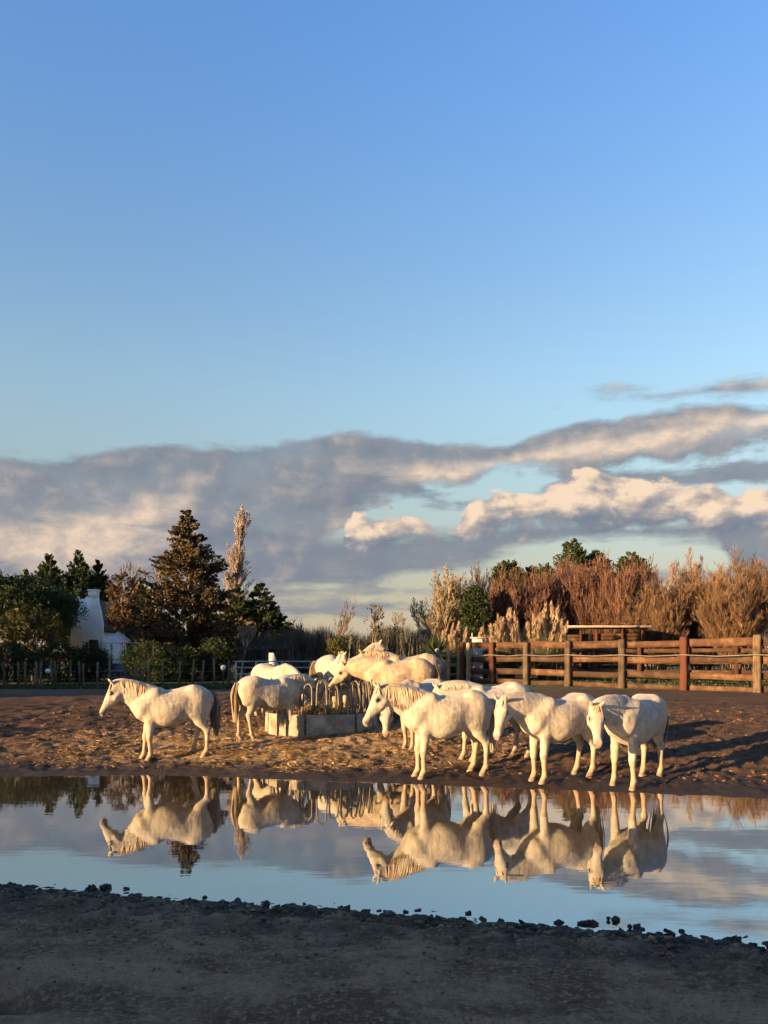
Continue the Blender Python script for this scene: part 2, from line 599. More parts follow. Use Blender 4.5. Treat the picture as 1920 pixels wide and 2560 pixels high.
def build_ground():
    xs = lines([(-1200, -200, 200), (-200, -60, 20), (-60, -24, 3), (-24, -11, 0.3), (-11, -7, 0.09), (-7, 7.5, 0.048), (7.5, 11.5, 0.08), (11.5, 24, 0.3), (24, 60, 3), (60, 200, 20), (200, 1200, 200)])
    ys = lines([(-300, -60, 60), (-60, -6, 3), (-6, 3.6, 0.4), (3.6, 7.9, 0.038), (7.9, 12.2, 0.15), (12.2, 20, 0.055), (20, 27, 0.09), (27, 40, 0.3), (40, 90, 2), (90, 300, 20), (300, 2400, 210)])
    X, Y = np.meshgrid(xs, ys)
    Z = ground_z(X, Y)
    V = np.stack([X, Y, Z], -1).reshape(-1, 3)
    nx, ny = len(xs), len(ys)
    i = np.arange(ny - 1)[:, None] * nx + np.arange(nx - 1)[None]
    Q = np.stack([i, i + 1, i + nx + 1, i + nx], -1).reshape(-1, 4)

    def fn(nt, bs):
        pos = geopos(nt)
        sep = nt.nodes.new('ShaderNodeSeparateXYZ')
        nt.links.new(pos, sep.inputs[0])
        x, y, z = E(sep.outputs[0]), E(sep.outputs[1]), E(sep.outputs[2])
        big = noise(pos, 0.55, 4, 0.55)
        med = noise(pos, 3.0, 6, 0.65)
        sm = noise(pos, 22, 5, 0.7)
        # trodden loam of the paddock
        mud = mixc(smooth(med, 0.35, 0.68), (0.038, 0.021, 0.012), (0.092, 0.052, 0.030))
        mud = mixc(smooth(sm, 0.52, 0.75) * 0.5, mud, (0.27, 0.165, 0.085))
        mud = mixc(smooth(big, 0.50, 0.66) * 0.55, mud, (0.030, 0.019, 0.013))
        # bits of straw trodden in round the feeder
        dx, dy = (x + 2.2) * 0.17, (y - 17.3) * 0.33
        hay = ((dx.sq() + dy.sq()) * -1.0).exp()
        st = noise(mapped(nt, pos, (9, 16, 9)), 1.0, 4, 0.75, 1.2)
        mud = mixc((0.62 * smooth(st + hay * 0.30 + (big - 0.5) * 0.35, 0.58, 0.80) * smooth(hay, 0.12, 0.6)), mud, (0.36, 0.245, 0.13))
        # near bank: dry grey-brown crust with grit
        nearc = mixc(smooth(noise(mapped(nt, pos, (0.8, 1.9, 1)), 1.0, 5, 0.6) + (med - 0.5) * 0.7, 0.36, 0.66), (0.088, 0.054, 0.030), (0.230, 0.150, 0.090))
        nearc = mixc(smooth(sm, 0.47, 0.66) * 0.85, nearc, (0.28, 0.187, 0.112))
        nearc = mixc(smooth(noise(pos, 46, 4, 0.75), 0.52, 0.66) * 0.75, nearc, (0.05, 0.037, 0.026))
        isnear = 1.0 - smooth(y, 8.5, 9.5)
        col = mixc(isnear, mud, nearc)
        # grass and gravel beyond the paddock
        gr = mixc(smooth(noise(pos, 5, 5, 0.7), 0.35, 0.7), (0.035, 0.052, 0.018), (0.085, 0.090, 0.035))
        path = mixc(med, (0.070, 0.043, 0.025), (0.125, 0.082, 0.050))
        fy = y + (big - 0.5) * 2.5
        col = mixc(smooth(fy, 29.5, 31.5) * (1.0 - smooth(x, -5.0, -1.0)), col, path)
        col = mixc(smooth(fy, 34.0, 35.0), col, gr)
        # damp soil close above the water is darker and shinier
        wet = 1.0 - smooth(z + (med - 0.5) * 0.07 - smooth(x * 0.25 + 0.2, 0.0, 1.0) * 0.03 * (1.0 - isnear) - isnear * 0.015 - (1.0 - isnear) * 0.045, 0.02, 0.12)
        col = mixc(wet * 0.85, col, (0.016, 0.012, 0.010))
        setin(nt, bs, 'Base Color', col)
        setin(nt, bs, 'Roughness', 0.92 - wet * 0.28)
        setin(nt, bs, 'Specular IOR Level', 0.18)
        bump(nt, bs, med * 1.0 + sm * 0.75 + noise(pos, 46, 4, 0.75) * 0.5, 0.9, 0.035)
    m = material('loam', fn)
    o = mobj('ground', V, Q, m, smooth_=True)
    tag(o, kind='structure')


build_ground()


def build_water():
    # one level sheet; the land rises out of it everywhere but in the hollows
    V = [[-40, 3.2, 0], [40, 3.2, 0], [40, 16.5, 0], [-40, 16.5, 0]]

    def fn(nt, bs):
        pos = geopos(nt)
        nt.nodes.remove(bs)
        out = [n for n in nt.nodes if n.type == 'OUTPUT_MATERIAL'][0]
        gl = nt.nodes.new('ShaderNodeBsdfGlossy')
        gl.inputs['Roughness'].default_value = 0.012
        gl.inputs['Color'].default_value = (0.90, 0.93, 0.95, 1)
        df = nt.nodes.new('ShaderNodeBsdfDiffuse')
        df.inputs['Color'].default_value = (0.050, 0.038, 0.026, 1)
        fr = nt.nodes.new('ShaderNodeFresnel')
        fr.inputs['IOR'].default_value = WATER_IOR
        b = nt.nodes.new('ShaderNodeBump')
        b.inputs['Strength'].default_value = 0.10
        b.inputs['Distance'].default_value = 0.006
        h = noise(mapped(nt, pos, (1.6, 5.5, 1)), 1.0, 3, 0.5) + noise(mapped(nt, pos, (0.25, 0.9, 1)), 1.0, 2, 0.5) * 1.2
        nt.links.new(h.s, b.inputs['Height'])
        nt.links.new(b.outputs[0], gl.inputs['Normal'])
        mx = nt.nodes.new('ShaderNodeMixShader')
        fac = E(fr.outputs[0]) * 0.55 + 0.45      # wet mirror-still surface, bright as the photograph shows it
        nt.links.new(fac.s, mx.inputs[0])
        nt.links.new(df.outputs[0], mx.inputs[1])
        nt.links.new(gl.outputs[0], mx.inputs[2])
        nt.links.new(mx.outputs[0], out.inputs['Surface'])
    m = material('pond_water', fn)
    o = mobj('water', V, np.array([[0, 1, 2, 3]]), m)
    tag(o, kind='structure')


WATER_IOR = 1.33
build_water()

# ---------------------------------------------------------------- horses
def horse_coat(name, base, mott, mamt, dirt):
    def fn(nt, bs):
        v = texco(nt)
        at = nt.nodes.new('ShaderNodeAttribute')
        at.attribute_name = 'tint'
        sp = nt.nodes.new('ShaderNodeSeparateColor')
        nt.links.new(at.outputs['Color'], sp.inputs[0])
        muz, leg, pink = E(sp.outputs[0]), E(sp.outputs[1]), E(sp.outputs[2])
        n1 = noise(v, 3.6, 6, 0.66)
        n2 = noise(v, 11, 5, 0.65)
        n3 = noise(mapped(nt, v, (30, 30, 12)), 1.0, 4, 0.6)
        c = mixc(smooth(n1 + (n2 - 0.5) * 0.7, 0.36, 0.64) * mamt, base, mott)
        c = mixc(smooth(n3, 0.48, 0.75) * 0.38, c, mott)
        c = mixc(smooth(n2 + leg * 0.28, 0.56, 0.76) * (leg * 0.8 + 0.22), c, dirt)
        c = mixc(leg * 0.58, c, (dirt[0] * 1.6, dirt[1] * 1.6, dirt[2] * 1.6))
        c = mixc(pink * 0.5, c, (0.50, 0.30, 0.24))
        c = mixc(muz * 0.92, c, (0.055, 0.045, 0.042))
        setin(nt, bs, 'Base Color', c)
        setin(nt, bs, 'Roughness', 0.62)
        setin(nt, bs, 'Specular IOR Level', 0.25)
        setin(nt, bs, 'Sheen Weight', 0.12)
        bump(nt, bs, n2 * 1.0 + n3 * 0.5 + noise(mapped(nt, v, (18, 18, 7)), 1.0, 3, 0.5) * 1.0, 0.7, 0.012)
    return material(name, fn)


COAT_WHITE = horse_coat('coat_white', (0.375, 0.327, 0.262), (0.20, 0.168, 0.132), 0.62, (0.22, 0.145, 0.09))
COAT_DIRTY = horse_coat('coat_muddy', (0.34, 0.27, 0.19), (0.19, 0.135, 0.085), 0.80, (0.20, 0.12, 0.07))
COAT_GREY = horse_coat('coat_grey', (0.40, 0.37, 0.32), (0.20, 0.19, 0.175), 0.80, (0.20, 0.15, 0.11))
HAIR_PALE = simple('mane_pale', (0.22, 0.14, 0.075), (0.42, 0.31, 0.20), 5, 0.6, 0.2, 0.004, stretch=(4, 4, 0.6), island=0.22)
HAIR_WHITE = simple('mane_white', (0.30, 0.24, 0.17), (0.47, 0.41, 0.32), 5, 0.6, 0.2, 0.004, stretch=(4, 4, 0.6), island=0.2)
HAIR_DARK = simple('tail_dark', (0.075, 0.055, 0.045), (0.30, 0.24, 0.19), 4, 0.6, 0.2, 0.004, stretch=(4, 4, 0.5), island=0.3)
HOOF = simple('hoof_horn', (0.11, 0.085, 0.065), (0.22, 0.17, 0.12), 12, 0.6, 0.3, 0.004)
EYE = simple('eye_dark', (0.012, 0.009, 0.008), (0.02, 0.014, 0.01), 5, 0.15, 0, spec=0.5)


def catmull(ts, vals, t):
    ts, vals = np.asarray(ts, float), np.asarray(vals, float)
    m = np.gradient(vals, ts)
    i = np.clip(np.searchsorted(ts, t) - 1, 0, len(ts) - 2)
    h = ts[i + 1] - ts[i]
    u = (t - ts[i]) / h
    return (2 * u**3 - 3 * u**2 + 1) * vals[i] + (u**3 - 2 * u**2 + u) * h * m[i] + (-2 * u**3 + 3 * u**2) * vals[i + 1] + (u**3 - u**2) * h * m[i + 1]


class Field:
    def __init__(s, lo, hi, h):
        s.h = h
        s.lo = np.array(lo, float)
        n = np.ceil((np.array(hi) - s.lo) / h).astype(int) + 1
        s.ax = [s.lo[i] + h * np.arange(n[i]) for i in range(3)]
        s.F = np.full(n, 0.5, dtype=np.float32)

    def region(s, lo, hi):
        sl = []
        for i in range(3):
            a = int(max(0, math.floor((lo[i] - s.lo[i]) / s.h)))
            b = int(min(s.F.shape[i], math.ceil((hi[i] - s.lo[i]) / s.h) + 1))
            sl.append(slice(a, max(b, a + 1)))
        sl = tuple(sl)
        X, Y, Z = np.meshgrid(*[s.ax[i][sl[i]] for i in range(3)], indexing='ij')
        return sl, X, Y, Z

    def put(s, sl, d, k, cut=False):
        A = s.F[sl]
        if cut:
            d = -d
            h = np.clip(0.5 - 0.5 * (d - A) / k, 0, 1)
            s.F[sl] = A * h + d * (1 - h) + k * h * (1 - h) if False else np.maximum(A, d)
            return
        h = np.clip(0.5 + 0.5 * (d - A) / k, 0, 1)
        s.F[sl] = d * (1 - h) + A * h - k * h * (1 - h)

    def seg(s, a, b, ra, rb, k=0.04, lat=None, sq=1.0, cut=False):
        a, b = np.array(a, float), np.array(b, float)
        r = max(ra, rb) + k + 2.5 * s.h
        sl, X, Y, Z = s.region(np.minimum(a, b) - r, np.maximum(a, b) + r)
        d = b - a
        L2 = max(d @ d, 1e-9)
        px, py, pz = X - a[0], Y - a[1], Z - a[2]
        t = np.clip((px * d[0] + py * d[1] + pz * d[2]) / L2, 0, 1)
        px, py, pz = px - t * d[0], py - t * d[1], pz - t * d[2]
        if lat is not None:
            l = px * lat[0] + py * lat[1] + pz * lat[2]
            e = l * (1 / sq - 1)
            px, py, pz = px + e * lat[0], py + e * lat[1], pz + e * lat[2]
        rr = ra + t * (rb - ra)
        D = (np.sqrt(px * px + py * py + pz * pz) - rr) * (0.5 + 0.5 * min(sq, 1.0))
        s.put(sl, D, k, cut)

    def loft(s, o, a, u, n, S, top, bot, wid, k=0.05, ex=2.2):
        o, a, u, n = (np.array(q, float) for q in (o, a, u, n))
        tt = np.linspace(S[0], S[-1], 60)
        T_, B_, W_ = (catmull(S, q, tt) for q in (top, bot, wid))
        pts = []
        for i in range(0, 60, 3):
            for h_, w_ in ((T_[i], 0), (B_[i], 0), ((T_[i] + B_[i]) / 2, W_[i]), ((T_[i] + B_[i]) / 2, -W_[i])):
                pts.append(o + a * tt[i] + u * h_ + n * w_)
        pts = np.array(pts)
        pad = k + 3 * s.h
        sl, X, Y, Z = s.region(pts.min(0) - pad, pts.max(0) + pad)
        px, py, pz = X - o[0], Y - o[1], Z - o[2]
        ss = px * a[0] + py * a[1] + pz * a[2]
        hh = px * u[0] + py * u[1] + pz * u[2]
        ll = px * n[0] + py * n[1] + pz * n[2]
        t_, b_, w_ = (np.interp(ss, tt, q) for q in (T_, B_, W_))
        c, hf = (t_ + b_) / 2, np.maximum((t_ - b_) / 2, 0.005)
        w_ = np.maximum(w_, 0.005)
        q = (np.abs((hh - c) / hf) ** ex + np.abs(ll / w_) ** ex) ** (1 / ex)
        D = (q - 1) * np.minimum(hf, w_)
        D = np.maximum(D, np.maximum(ss - S[-1], S[0] - ss))
        s.put(sl, D, k)

    def mesh(s, it=2):
        F, h = s.F, s.h
        S = F < 0
        nx, ny, nz = F.shape
        acc = np.zeros((nx - 1, ny - 1, nz - 1, 3), dtype=np.float32)
        cnt = np.zeros((nx - 1, ny - 1, nz - 1), dtype=np.int16)
        N = (nx - 1, ny - 1, nz - 1)

        def sub(arr, o):
            return arr[o[0]:o[0] + N[0], o[1]:o[1] + N[1], o[2]:o[2] + N[2]]
        for ax in range(3):
            o1, o2 = [q for q in range(3) if q != ax]
            for i in (0, 1):
                for j in (0, 1):
                    oa = [0, 0, 0]; oa[o1] = i; oa[o2] = j
                    ob = list(oa); ob[ax] = 1
                    m = sub(S, oa) != sub(S, ob)
                    fa, fb = sub(F, oa)[m], sub(F, ob)[m]
                    t = fa / (fa - fb)
                    p = np.zeros((len(t), 3), dtype=np.float32)
                    p[:, o1], p[:, o2], p[:, ax] = i, j, t
                    acc[m] += p
                    cnt[m] += 1
        act = cnt > 0
        idx = np.full(N, -1, dtype=np.int32)
        idx[act] = np.arange(act.sum())
        base = np.argwhere(act)
        V = (base + acc[act] / cnt[act][:, None]) * h + s.lo
        quads = []
        for ax in range(3):
            o1, o2 = [(1, 2), (2, 0), (0, 1)][ax]
            sl0 = [slice(1, -1)] * 3; sl1 = [slice(1, -1)] * 3
            sl0[ax] = slice(0, -1); sl1[ax] = slice(1, None)
            a, b = S[tuple(sl0)], S[tuple(sl1)]
            e = np.argwhere(a != b)
            flip = b[a != b]
            off = np.array([1, 1, 1]); off[ax] = 0
            e = e + off
            cs = []
            for d1, d2 in ((-1, -1), (0, -1), (0, 0), (-1, 0)):
                c = e.copy()
                c[:, o1] += d1; c[:, o2] += d2
                cs.append(idx[c[:, 0], c[:, 1], c[:, 2]])
            q = np.stack(cs, 1)
            q[flip] = q[flip][:, ::-1]
            quads.append(q)
        Q = np.concatenate(quads)
        Q = Q[(Q >= 0).all(1)]
        ed = np.concatenate([Q[:, [0, 1]], Q[:, [1, 2]], Q[:, [2, 3]], Q[:, [3, 0]]])
        for _ in range(it):
            A = np.zeros_like(V); c = np.zeros(len(V))
            np.add.at(A, ed[:, 0], V[ed[:, 1]]); np.add.at(c, ed[:, 0], 1)
            np.add.at(A, ed[:, 1], V[ed[:, 0]]); np.add.at(c, ed[:, 1], 1)
            V = V * 0.45 + 0.55 * A / np.maximum(c, 1)[:, None]
        return V, Q


def unit(v):
    v = np.array(v, float)
    return v / np.linalg.norm(v)


def strands(lst, wid, thick):
    """flat tapered locks; lst of (points(m,3), side vector)"""
    mb = MB()
    for pts, side, wmul in lst:
        pts = np.asarray(pts, float)
        m = len(pts)
        V = []
        prof = np.interp(np.linspace(0, 1, m), [0, 0.25, 0.7, 1], [0.7, 1, 0.8, 0.12]) * wid * wmul
        tan = np.gradient(pts, axis=0)
        tan /= np.linalg.norm(tan, axis=1)[:, None] + 1e-9
        for i in range(m):
            s_ = side - tan[i] * (side @ tan[i])
            s_ /= np.linalg.norm(s_) + 1e-9
            nn = np.cross(tan[i], s_)
            V += [pts[i] - s_ * prof[i], pts[i] + nn * thick, pts[i] + s_ * prof[i], pts[i] - nn * thick]
        Q = [[i * 4 + j, i * 4 + (j + 1) % 4, (i + 1) * 4 + (j + 1) % 4, (i + 1) * 4 + j] for i in range(m - 1) for j in range(4)]
        mb.add(V, Q)
    return mb


def make_horse(label, X, Y, head_deg, scale, poll, hdir, feet, coat, mane_mat, tail_mat, res=0.016, mane_len=0.26, mane_side=1,
               belly=1.0, ctrl=None, hid=False, forelock=True, seed=0, ears=0.0):
    """head_deg: heading, degrees counter-clockwise from +X. poll / hdir in the horse's own frame (x forward, y left)."""
    r = np.random.default_rng(100 + seed)
    th = R(head_deg)
    ca, sa = math.cos(th), math.sin(th)
    def wxy(x, y): return X + scale * (x * ca - y * sa), Y + scale * (x * sa + y * ca)
    z0 = float(ground_base(X, Y)) - 0.015
    names = [(0.44, 0.13), (0.44, -0.13), (-0.55, 0.13), (-0.55, -0.13)]
    fz = []
    for (bx, by), (dx, dy) in zip(names, feet):
        wx, wy = wxy(bx + dx, by + dy)
        fz.append((float(ground_z(wx, wy)) * 0.6 + float(ground_base(wx, wy)) * 0.4 - z0) / scale - 0.008)
    poll, hdir = np.array(poll, float), unit(hdir)
    a = hdir
    n = unit(np.cross([0, 0, 1.0], a))
    u = np.cross(a, n)
    muzzle = poll + a * 0.68
    allp = np.array([[-0.85, -0.36, -0.08], [0.85, 0.36, 1.52], poll + u * 0.2, poll - u * 0.25 + n * 0.15, muzzle + n * 0.1, muzzle - n * 0.1, poll - n * 0.15, poll + np.array([0, 0, 0.27])])
    f = Field(allp.min(0) - 0.06, allp.max(0) + 0.06, res)
    # trunk
    S = [-0.76, -0.72, -0.62, -0.46, -0.25, -0.05, 0.12, 0.28, 0.40, 0.52, 0.62, 0.70, 0.745]
    top = [1.12, 1.22, 1.325, 1.395, 1.375, 1.325, 1.31, 1.34, 1.375, 1.34, 1.25, 1.14, 1.06]
    bot = [1.03, 0.96, 0.86, 0.78, 0.715, 0.63, 0.60, 0.615, 0.65, 0.70, 0.77, 0.86, 0.94]
    bot = [b if not (-0.3 < s < 0.3) else b + (1 - belly) * 0.08 for s, b in zip(S, bot)]
    wid = [0.05, 0.14, 0.232, 0.284, 0.295, 0.318 * belly, 0.322 * belly, 0.292, 0.262, 0.240, 0.21, 0.16, 0.085]
    f.loft((0, 0, 0), (1, 0, 0), (0, 0, 1), (0, 1, 0), S, top, bot, wid, 0.03)
    # withers and spine
    f.seg((0.44, 0, 1.345), (0.22, 0, 1.31), 0.045, 0.03, 0.08)
    # neck
    B0 = np.array([0.45, 0, 1.10])
    C = np.array(ctrl, float) if ctrl is not None else (B0 * 0.5 + poll * 0.5 + np.array([0.05, 0, 0.07]))
    ts = np.linspace(0, 1, 8)
    Np = np.array([(1 - t)**2 * B0 + 2 * t * (1 - t) * C + t * t * (poll - u * 0.045 + a * 0.02) for t in ts])
    Nr = np.interp(ts, [0, 0.3, 0.7, 1], [0.285, 0.240, 0.178, 0.130])
    for i in range(7):
        d = unit(Np[i + 1] - Np[i])
        lat = unit(np.cross([0, 0, 1.0], d)) if abs(d[2]) < 0.95 else np.array([0, 1.0, 0])
        f.seg(Np[i], Np[i + 1], Nr[i], Nr[i + 1], 0.05, lat, 0.60)
    # head
    HS = [-0.05, 0.02, 0.10, 0.18, 0.26, 0.34, 0.42, 0.49, 0.54, 0.575]
    HK = 1.09
    HS = [q * HK for q in HS]
    ht = [0.010, 0.048, 0.058, 0.055, 0.046, 0.034, 0.024, 0.018, 0.004, -0.030]
    hb = [-0.09, -0.14, -0.185, -0.198, -0.175, -0.128, -0.100, -0.104, -0.104, -0.085]
    hw = [0.05, 0.085, 0.102, 0.102, 0.088, 0.068, 0.058, 0.062, 0.056, 0.030]
    ht, hb, hw = ([q * HK for q in w_] for w_ in (ht, hb, hw))
    f.loft(poll, a, u, n, HS, ht, hb, hw, 0.03, 2.5)
    for s_ in (1, -1):
        f.seg(poll + a * 0.2180 - u * 0.1090 + n * 0.0818 * s_, poll + a * 0.1308 - u * 0.1308 + n * 0.0785 * s_, 0.052, 0.055, 0.03)      # jowl
        f.seg(poll + a * 0.1580 + u * 0.0218 + n * 0.0894 * s_, poll + a * 0.2071 + u * 0.0131 + n * 0.0872 * s_, 0.026, 0.022, 0.025)  # brow
        f.seg(poll + a * 0.5450 - u * 0.0109 + n * 0.0491 * s_, poll + a * 0.5832 - u * 0.0240 + n * 0.0458 * s_, 0.024, 0.022, 0.02)    # nostril rim
        f.seg(poll + a * 0.5755 - u * 0.0131 + n * 0.0719 * s_, poll + a * 0.5941 - u * 0.0283 + n * 0.0632 * s_, 0.011, 0.012, 0.01, cut=True)
        e0 = poll + a * 0.0055 + u * 0.0382 + n * 0.0600 * s_
        ed = unit(u * (0.95 - ears) - a * (0.35 + ears) + n * 0.3052 * s_)
        e1, e2 = e0 + ed * 0.075, e0 + ed * 0.155
        f.seg(e0, e1, 0.026, 0.034, 0.02, a, 0.72)
        f.seg(e1, e2, 0.033, 0.010, 0.012, a, 0.72)
        f.seg(e0 + ed * 0.05 + a * 0.03, e1 + ed * 0.04 + a * 0.026, 0.016, 0.010, 0.01, cut=True)
    f.seg(poll + a * 0.5450 - u * 0.1090, poll + a * 0.5941 - u * 0.1145, 0.036, 0.026, 0.02)        # chin
    for s_ in (1, -1):
        f.seg(poll + a * 0.4578 - u * 0.0719 + n * 0.0676 * s_, poll + a * 0.5995 - u * 0.0763 + n * 0.0567 * s_, 0.005, 0.007, 0.01, cut=True)
    # breast
    for s_ in (1, -1):
        f.seg((0.665, 0.085 * s_, 1.00), (0.60, 0.10 * s_, 0.86), 0.095, 0.085, 0.05)
        f.seg((0.30, 0.14 * s_, 1.25), (0.55, 0.150 * s_, 0.95), 0.10, 0.105, 0.05)            # shoulder blade
        f.seg((-0.36, 0.135 * s_, 1.27), (-0.62, 0.09 * s_, 1.16), 0.12, 0.10, 0.07)           # croup
    foots = []
    for q, ((bx, by), (dx, dy), zf) in enumerate(zip(names, feet, fz)):
        s_ = 1 if by > 0 else -1
        if bx > 0:
            El = np.array([0.40, 0.145 * s_, 0.83])
            K = np.array([0.425 + 0.55 * dx, 0.132 * s_ + 0.5 * dy, 0.425 + zf * 0.6])
            Fk = np.array([0.405 + dx, 0.13 * s_ + dy, 0.135 + zf])
            Cn = np.array([0.44 + dx, 0.13 * s_ + dy, 0.062 + zf])
            f.seg((0.50, 0.14 * s_, 0.98), El, 0.125, 0.105, 0.05, (0, 1, 0), 0.8)
            f.seg(El, El * 0.45 + K * 0.55, 0.104, 0.074, 0.035, (0, 1, 0), 0.8)
            f.seg(El * 0.45 + K * 0.55, K, 0.074, 0.056, 0.025)
            f.seg(K + [0.006, 0, 0.03], K - [0, 0, 0.035], 0.059, 0.052, 0.02)
        else:
            St = np.array([-0.30, 0.165 * s_, 0.88])
            Hk = np.array([-0.615 + 0.65 * dx, 0.13 * s_ + 0.6 * dy, 0.52 + zf * 0.5])
            Fk = np.array([-0.60 + dx, 0.13 * s_ + dy, 0.14 + zf])
            Cn = np.array([-0.555 + dx, 0.13 * s_ + dy, 0.062 + zf])
            Th = np.array([-0.47, 0.148 * s_, 0.90])
            f.seg((-0.46, 0.13 * s_, 1.16), Th, 0.185, 0.155, 0.06, (0, 1, 0), 0.75)
            f.seg((-0.40, 0.14 * s_, 1.10), St, 0.14, 0.105, 0.06, (0, 1, 0), 0.8)
            f.seg((-0.64, 0.10 * s_, 1.10), (-0.58, 0.125 * s_, 0.82), 0.115, 0.085, 0.05)
            mid = np.array([-0.485 + 0.3 * dx, 0.14 * s_, 0.72])
            f.seg((Th + St) / 2 - [0.02, 0, 0.02], mid, 0.145, 0.102, 0.05, (0, 1, 0), 0.72)
            f.seg(mid, Hk, 0.100, 0.058, 0.04, (0, 1, 0), 0.75)
            f.seg(Hk + [-0.035, 0, 0.045], Hk + [0.005, 0, -0.03], 0.038, 0.056, 0.02)
            K = Hk
        M_ = (K + Fk) / 2
        f.seg(K, M_, 0.049, 0.038, 0.02)
        f.seg(M_, Fk, 0.038, 0.042, 0.02)
        f.seg(Fk + [-0.012, 0, -0.01], Fk, 0.046, 0.048, 0.015)
        f.seg(Fk, Cn, 0.041, 0.047, 0.015)
        foots.append(Cn)
    V, Q = f.mesh(2)
    # winter coat: shallow clumps and folds, following the trunk only
    fn_ = np.zeros_like(V)
    e1_, e2_ = V[Q[:, 2]] - V[Q[:, 0]], V[Q[:, 3]] - V[Q[:, 1]]
    cr_ = np.cross(e1_, e2_)
    for q_ in range(4):
        np.add.at(fn_, Q[:, q_], cr_)
    fn_ /= np.linalg.norm(fn_, axis=1)[:, None] + 1e-12
    s0 = seed * 1.7
    wv_ = (perlin(V[:, 0] * 11 + s0, V[:, 2] * 6 + V[:, 1] * 5, 60) * 0.55 + perlin(V[:, 0] * 5 + s0, V[:, 2] * 4 + V[:, 1] * 3, 61) * 0.9 + perlin(V[:, 0] * 24 + s0, V[:, 2] * 13, 62) * 0.3)
    V = V + fn_ * (wv_ * 0.0046 * sstep(0.55, 0.85, V[:, 2]) * (np.abs(V[:, 0]) < 0.85))[:, None]
    root = empty('horse', (X, Y, z0), th)
    root.scale = (scale,) * 3
    tag(root, label, 'horse', 'grey horses of the paddock')
    me = mesh_data('body', V, Q, coat, True)
    at = me.attributes.new('tint', 'FLOAT_COLOR', 'POINT')
    rel = V - poll
    hs, hu = rel @ a / 1.09, rel @ u / 1.09
    hl = np.abs(rel @ n) / 1.09
    near = (np.abs(hl) < 0.11) & (hu > -0.25) & (hu < 0.12)
    mz = sstep(0.46, 0.54, hs) * near * 0.58
    dn = np.sqrt((hs - 0.537)**2 + (hu + 0.018)**2 + (hl - 0.064)**2)
    mz = np.maximum(mz, (1 - sstep(0.022, 0.042, dn)) * 1.0)
    dm = np.sqrt((hu + 0.070)**2 + (hl - 0.055)**2)
    mz = np.maximum(mz, (1 - sstep(0.014, 0.032, dm)) * (hs > 0.43) * (hs < 0.62) * 0.95)
    pk = sstep(0.45, 0.52, hs) * near
    de = np.sqrt((hs - 0.02 + 0.05)**2 * 0 + np.sum((V - (poll + a * 0.168 + u * 0.005))**2 * 0, 1) + (hs - 0.168)**2 + (hu - 0.004)**2)
    mz = np.maximum(mz, (1 - sstep(0.026, 0.056, de)) * near * (hl > 0.055) * 0.8)
    lg = sstep(0.62, 0.18, V[:, 2])
    colr = np.stack([mz, lg, pk, np.ones(len(V))], 1).astype(np.float32)
    at.data.foreach_set('color', colr.ravel())
    link('body', me, root)
    # hooves
    for Cn in foots:
        k = 10
        hv = []
        zg_ = Cn[2] - 0.062 - 0.03
        for (zz, rr, ox) in ((Cn[2] + 0.012, 0.046, -0.004), (Cn[2] + 0.0, 0.050, 0.0), (zg_ + 0.03, 0.062, 0.022), (zg_, 0.063, 0.024)):
            for j in range(k):
                an = 2 * math.pi * j / k
                hv.append([Cn[0] + ox + rr * math.cos(an) * 1.08, Cn[1] + rr * math.sin(an) * 0.92, zz])
        hq = [[i * k + j, i * k + (j + 1) % k, (i + 1) * k + (j + 1) % k, (i + 1) * k + j] for i in range(3) for j in range(k)]
        mobj('hoof', hv, [np.array(hq), np.array([list(range(k))])], HOOF, root, True)
    # eyes
    for s_ in (1, -1):
        c = poll + a * 0.183 + u * 0.005 + n * 0.109 * s_
        ev, eq = [], []
        for i in range(5):
            p_ = math.pi * (i + 0.5) / 5
            for j in range(8):
                q_ = 2 * math.pi * j / 8
                ev.append(c + a * 0.032 * math.sin(p_) * math.cos(q_) + u * 0.024 * math.sin(p_) * math.sin(q_) + n * 0.014 * math.cos(p_))
        eq = [[i * 8 + j, i * 8 + (j + 1) % 8, (i + 1) * 8 + (j + 1) % 8, (i + 1) * 8 + j] for i in range(4) for j in range(8)]
        mobj('eye', ev, [np.array(eq), np.array([list(range(8)), list(range(39, 31, -1))])], EYE, root, True)
    # mane
    lst = []
    crest, cr_side, cr_r = [], [], []
    for i in range(8):
        d = unit(np.gradient(Np, axis=0)[i])
        lat = unit(np.cross([0, 0, 1.0], d)) if abs(d[2]) < 0.95 else np.array([0, 1.0, 0])
        upn = np.cross(d, lat)
        crest.append(Np[i] + upn * Nr[i] * 0.98); cr_side.append(lat); cr_r.append(Nr[i])
    crest, cr_side, cr_r = np.array(crest), np.array(cr_side), np.array(cr_r)
    for k_ in range(230):
        t = r.uniform(0.14, 1.0) * 7
        i = min(int(t), 6); w = t - i
        p0 = crest[i] * (1 - w) + crest[i + 1] * w
        lat = unit(cr_side[i] * (1 - w) + cr_side[i + 1] * w) * mane_side
        rad = cr_r[i] * (1 - w) + cr_r[i + 1] * w
        dirn = unit(crest[i + 1] - crest[i])
        L = mane_len * r.uniform(0.6, 1.12) * (0.75 + 0.4 * math.sin(math.pi * min(1, (t / 7 - 0.05))))
        hw_ = rad * 0.60
        dr = r.normal(0, 0.025) - 0.03
        rj = 0.012 * r.normal()
        rk = 0.010 + 0.010 * r.random()
        pts = []
        for q_ in np.linspace(0, 1, 7):
            dn_ = L * q_
            lt = min(1.0, dn_ / (rad * 0.9))
            prof = hw_ * math.sin(math.acos(max(0.0, 1 - lt))) if lt < 1 else hw_
            pts.append(p0 + lat * (prof + rk) + np.array([0, 0, -dn_ * 0.97 + 0.012]) + dirn * dr * q_ + lat * rj * q_)
        lst.append((pts, dirn, r.uniform(0.6, 1.3)))
